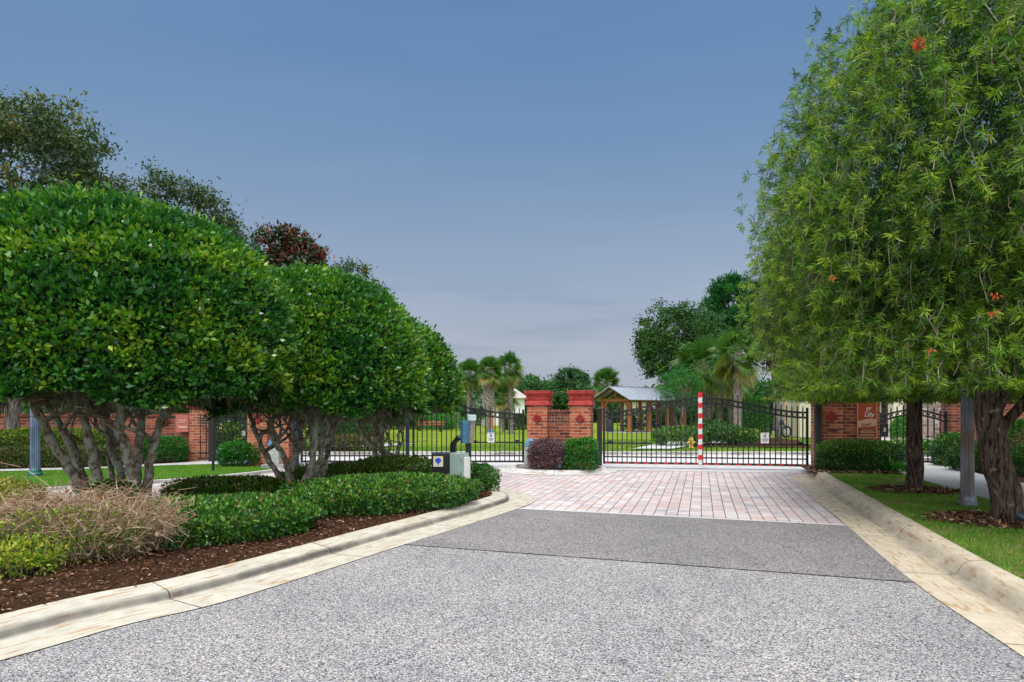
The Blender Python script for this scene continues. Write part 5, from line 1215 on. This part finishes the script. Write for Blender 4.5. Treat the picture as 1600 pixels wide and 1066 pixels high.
# long side runs along local x; gable ends at +-x
for i in range(4):
    for s in (-1, 1):
        x = -Ln / 2 + .2 + (Ln - .4) * i / 3
        MB().box((x, s * (Wd / 2 - .12), Hp / 2), (.17, .17, Hp)).build('post', m_timber, pv, bevel=.008)
mb = MB()
for s in (-1, 1): mb.box((0, s * (Wd / 2 - .12), Hp + .08), (Ln, .14, .18))
mb.build('eave_beam', m_timber, pv)
for e in (-1, 1):
    x = e * (Ln / 2 - .2); mb = MB(); mb.box((x, 0, Hp + .07), (.15, Wd - .36, .17)); mb.box((x, 0, Hp + .40), (.10, .10, .52))
    for s in (-1, 1): mb.bar((x, s * (Wd / 2 - .12), Hp - .42), (x, s * (Wd / 2 - .55), Hp + .0), .09)
    mb.build('gable_truss', m_timber, pv)
mb = MB()
for i in range(9):
    x = -Ln / 2 - .2 + (Ln + .4) * i / 8
    for s in (-1, 1): mb.bar((x, s * (Wd / 2 + .30), Hp + .03), (x, 0, Hp + .76), .05, .09)
mb.build('rafters', simple('dark_rafter', (0.10, 0.045, 0.025), .7), pv)
mb = MB()
for s in (-1, 1):
    a = Vector((0, s * (Wd / 2 + .42), Hp + .06)); b = Vector((0, s * .0, Hp + .84)); d = (b - a); nrm = Vector((0, -d.z * -s, 0)); ang = math.atan2(b.z - a.z, abs(b.y - a.y))
    M = Matrix.Rotation(-s * ang, 3, 'X'); mb.box((a + b) / 2, (Ln + .8, d.length + .02, .035), M=M)
    for k in range(15):
        x = -(Ln + .8) / 2 + .06 + (Ln + .68) * k / 14; mb.box((a + b) / 2 + M @ Vector((x, 0, .03)), (.03, d.length, .03), M=M)
mb.box((0, 0, Hp + .865), (Ln + .82, .16, .03))
mb.build('metal_roof', m_metroof, pv)
MB().box((0, 0, .015), (Ln + .3, Wd + .2, .04)).build('floor_slab', m_walk, pv)
# picnic tables
def picnic(label, x, y, rz):
    t_ = empty('picnic_table', (x, y, .14), rz, label=label, cat='table', group='picnic tables under the pavilion')
    MB().box((0, 0, .62), (1.3, .55, .05)).build('tabletop', m_dkplast, t_, bevel=.005)
    for s in (-1, 1): MB().box((0, s * .52, .38), (1.3, .22, .04)).build('bench_seat', m_dkplast, t_, bevel=.005)
    for s in (-1, 1):
        mb = MB(); mb.bar((s * .45, -.5, .02), (s * .45, .22, .6), .05); mb.bar((s * .45, .5, .02), (s * .45, -.22, .6), .05); mb.box((s * .45, 0, .35), (.05, 1.05, .05)); mb.build('leg_frame', m_dkplast, t_)
picnic('dark picnic table under the left half of the pavilion', 7.2, 40.4, R(38)); picnic('dark picnic table under the right half of the pavilion', 8.9, 41.7, R(38))
# litter bin beside pavilion, bench, wooden post
o = empty('litter_bin', (W(953, 675, 40).x, 40, .12), label='dark litter bin at the left corner of the pavilion', cat='bin')
MB().lathe([(.18, 0), (.22, .05), (.22, .62), (.20, .66)], n=18).build('bin_body', m_dkplast, o, True); MB().lathe([(.21, .66), (.22, .70), (.12, .80)], n=18).build('bin_lid', m_dkplast, o, True)
o = empty('park_bench', (W(672, 676, 33).x, 33, .40), label='red-brown park bench on top of the grassy mound', cat='bench')
MB().box((0, 0, .32), (1.3, .36, .05)).build('seat', simple('redwood', (0.30, 0.10, 0.06), .7), o); MB().box((0, .18, .44), (1.3, .04, .10)).build('backrest', MT['redwood'], o)
for s in (-1, 1): MB().box((s * .5, 0, .14), (.07, .32, .32)).build('leg', m_black, o)
o = empty('birdhouse_post', (W(769, 682, 34).x, 34, .12), label='orange wooden post with small cap between the left park palms', cat='post')
MB().box((0, 0, .5), (.13, .13, 1.0)).build('shaft', m_timber, o, bevel=.01); MB().box((-.02, 0, 1.03), (.24, .20, .06)).build('top_board', m_timber, o, bevel=.01); MB().lathe([(.10, 0), (.12, .03), (.09, .22), (.05, .28)], n=12).build('water_bowl', m_bluecap, o).location = (-.05, -.2, .1)

# ------------------------------------------------------------ houses
def m_stone():
    m, t, o = newmat('stone_veneer'); v = coords(t, 'UV'); b = N(t, 'ShaderNodeTexBrick'); t.links.new(v, b.inputs['Vector'])
    b.inputs['Scale'].default_value = 1; b.inputs['Brick Width'].default_value = .42; b.inputs['Row Height'].default_value = .17; b.inputs['Mortar Size'].default_value = .012
    b.inputs['Color1'].default_value = (0, 0, 0, 1); b.inputs['Color2'].default_value = (1, 1, 1, 1)
    col = ramp(t, [(0, (.12, .09, .08)), (.5, (.26, .18, .15)), (1, (.38, .32, .28))], b.outputs['Color']).outputs['Color']; col = mixc(t, b.outputs['Fac'], col, (.30, .26, .23)); princ(t, o, col, .9); return m
m_st = m_stone()
def window(parent, x, y, z, w, h, axis='y'):
    d = (w, .06, h) if axis == 'y' else (.06, w, h)
    f = MB().box((x, y, z), d).build('window', m_white, parent)
    dd = (w - .14, .02, h - .14) if axis == 'y' else (.02, w - .14, h - .14); off = (0, -.04, 0) if axis == 'y' else (-.04, 0, 0)
    MB().box((x + off[0], y + off[1], z), dd).build('pane', m_glass, f)
    mb = MB(); mb.box((x + off[0] * 1.5, y + off[1] * 1.5, z), (.04, .02, h - .14) if axis == 'y' else (.02, .04, h - .14)); mb.box((x + off[0] * 1.5, y + off[1] * 1.5, z), (w - .14, .018, .04) if axis == 'y' else (.018, w - .14, .04)); mb.build('glazing_bar', m_white, f)
h1 = empty('house', (12.95, 32.5, .15), label='cream and sage stucco house with garage behind the right gate', cat='house')
MB().box((2.6, .65, 1.9), (5.2, 1.3, 3.8)).build('wall', m_sage, h1); MB().box((3.6, 3.6, 1.9), (3.2, 4.6, 3.79)).build('rear_wall', m_sage, h1); MB().box((.05, -.06, 1.9), (.10, .12, 3.78)).build('corner_trim', m_peach, h1)
MB().box((2.35, -.35, 1.35), (3.8, .68, 2.7)).build('garage_wall', m_cream, h1)
g_ = MB().box((2.6, -.72, 1.12), (3.0, .06, 2.2)).build('garage_door', m_garage, h1)
mb = MB()
for i in range(4): mb.box((2.6, -.76, .30 + i * .55), (2.9, .02, .44))
mb.build('door_panels', m_garage, g_, bevel=.01)
MB().box((2.35, -.40, 2.76), (4.2, .95, .12)).build('garage_eave', m_white, h1)
mb = MB(); mb.frustum(3.8, 4.9, 5.6, 2.3, 3.0, .5, (2.7, .7)); mb.frustum(3.8, 5.2, 3.9, 5.2, 1.4, 1.2, (3.6, 3.7)); mb.build('roof', m_shingle, h1)
MB().box((2.7, .7, 3.76), (5.65, 2.35, .09)).build('fascia', m_white, h1)
window(h1, 0.25, -.02, 2.3, .25, .9)
lt = MB().lathe([(.05, 0), (.09, .04), (.08, .26), (.12, .28), (.03, .40)], n=10).build('wall_lantern', m_bluecap, h1); lt.location = (.62, -.85, 1.9)
h2 = empty('house', (16.6, 30.6, .15), label='brown stone-fronted house beyond the right pedestrian gate', cat='house')
MB().box((4.5, 3, 2.0), (7.0, 6, 4.0)).build('wall', m_st, h2); MB().box((.55, -.1, 1.9), (.45, .45, 3.8)).build('column', m_cream, h2); MB().box((3.35, -.35, 1.9), (.40, .40, 3.8)).build('column', m_cream, h2)
mb = MB(); mb.frustum(4.0, 5.6, 8.4, 7.4, 3.0, 1.2, (4.2, 2.8)); mb.build('roof', m_shingle, h2); MB().box((4.2, 2.8, 3.97), (8.45, 7.45, .09)).build('fascia', m_white, h2)
window(h2, 5.2, -.05, 1.5, 1.2, 1.3)
MB().box((1.3, -.05, 1.1), (.45, .08, 2.1)).build('door', simple('dark_door', (0.05, 0.03, 0.025), .5), h2)
h3 = empty('house', (-1.6, 60, .1), label='distant white-walled house with tan roof behind the park palms', cat='house')
MB().box((.2, 3, 1.2), (5.0, 6, 2.5)).build('wall', m_white, h3); mb = MB(); mb.frustum(2.4, 3.6, 5.8, 6.8, 2.6, .8, (.2, 3)); mb.build('roof', simple('grey_tile', (0.42, 0.36, 0.34), .8), h3)
window(h3, -.8, -.03, 1.2, 1.0, 1.0); window(h3, 1.2, -.03, 1.2, 1.0, 1.0)
h4 = empty('house', (-9.0, 62, .1), label='distant pale house glimpsed between trunks left of the palms', cat='house')
MB().box((1.5, 3, 1.3), (6.0, 6, 2.6)).build('wall', m_white, h4); mb = MB(); mb.frustum(2.6, 3.9, 6.8, 6.8, 3.2, .8, (1.5, 3)); mb.build('roof', MT['grey_tile'], h4)
window(h4, .5, -.03, 1.3, 1.0, 1.0)
h5 = empty('house', (11.0, 60, .1), label='distant low tan-roofed house behind the pavilion hedge', cat='house')
MB().box((3.0, 3, 1.1), (7.0, 6, 2.2)).build('wall', m_cream, h5); mb = MB(); mb.frustum(2.2, 3.2, 7.8, 6.8, 4.2, .8, (3.0, 3)); mb.build('roof', MT['tan_shingle'], h5)
window(h5, 1.5, -.03, 1.2, 1.0, 1.0)
# parked motorcycle by the cream house
mc = empty('motorcycle', (W(1213, 684, 31.3).x, 31.3, .17), R(10), label='dark parked motorcycle by the cream house wall', cat='motorcycle')
for x in (-.5, .5):
    mb = MB(); mb.tube([(x + .24 * math.cos(a), 0, .27 + .24 * math.sin(a)) for a in np.linspace(0, 6.283, 19)], .045, 8, 0, False); wh = mb.build('wheel', m_black, mc, True)
    mb = MB(); mb.tube([(x, -.04, .27), (x, .04, .27)], .14, 12); mb.build('rim', m_steel, wh)
mb = MB(); mb.box((0, 0, .42), (.5, .18, .22)); mb.bar((.5, 0, .27), (.3, 0, .8), .06); mb.bar((-.5, 0, .27), (-.2, 0, .45), .06); mb.build('frame', m_dkplast, mc, bevel=.02)
mb = MB(); mb.sphere((.12, 0, .64), .16, 8, (1.3, .8, .8)); mb.build('fuel_tank', m_navy, mc, True)
MB().box((-.28, 0, .62), (.5, .2, .09)).build('seat', m_black, mc, bevel=.03)
mb = MB(); mb.tube([(.30, -.28, .86), (.32, 0, .80), (.30, .28, .86)], .018, 8); mb.build('handlebar', m_steel, mc)
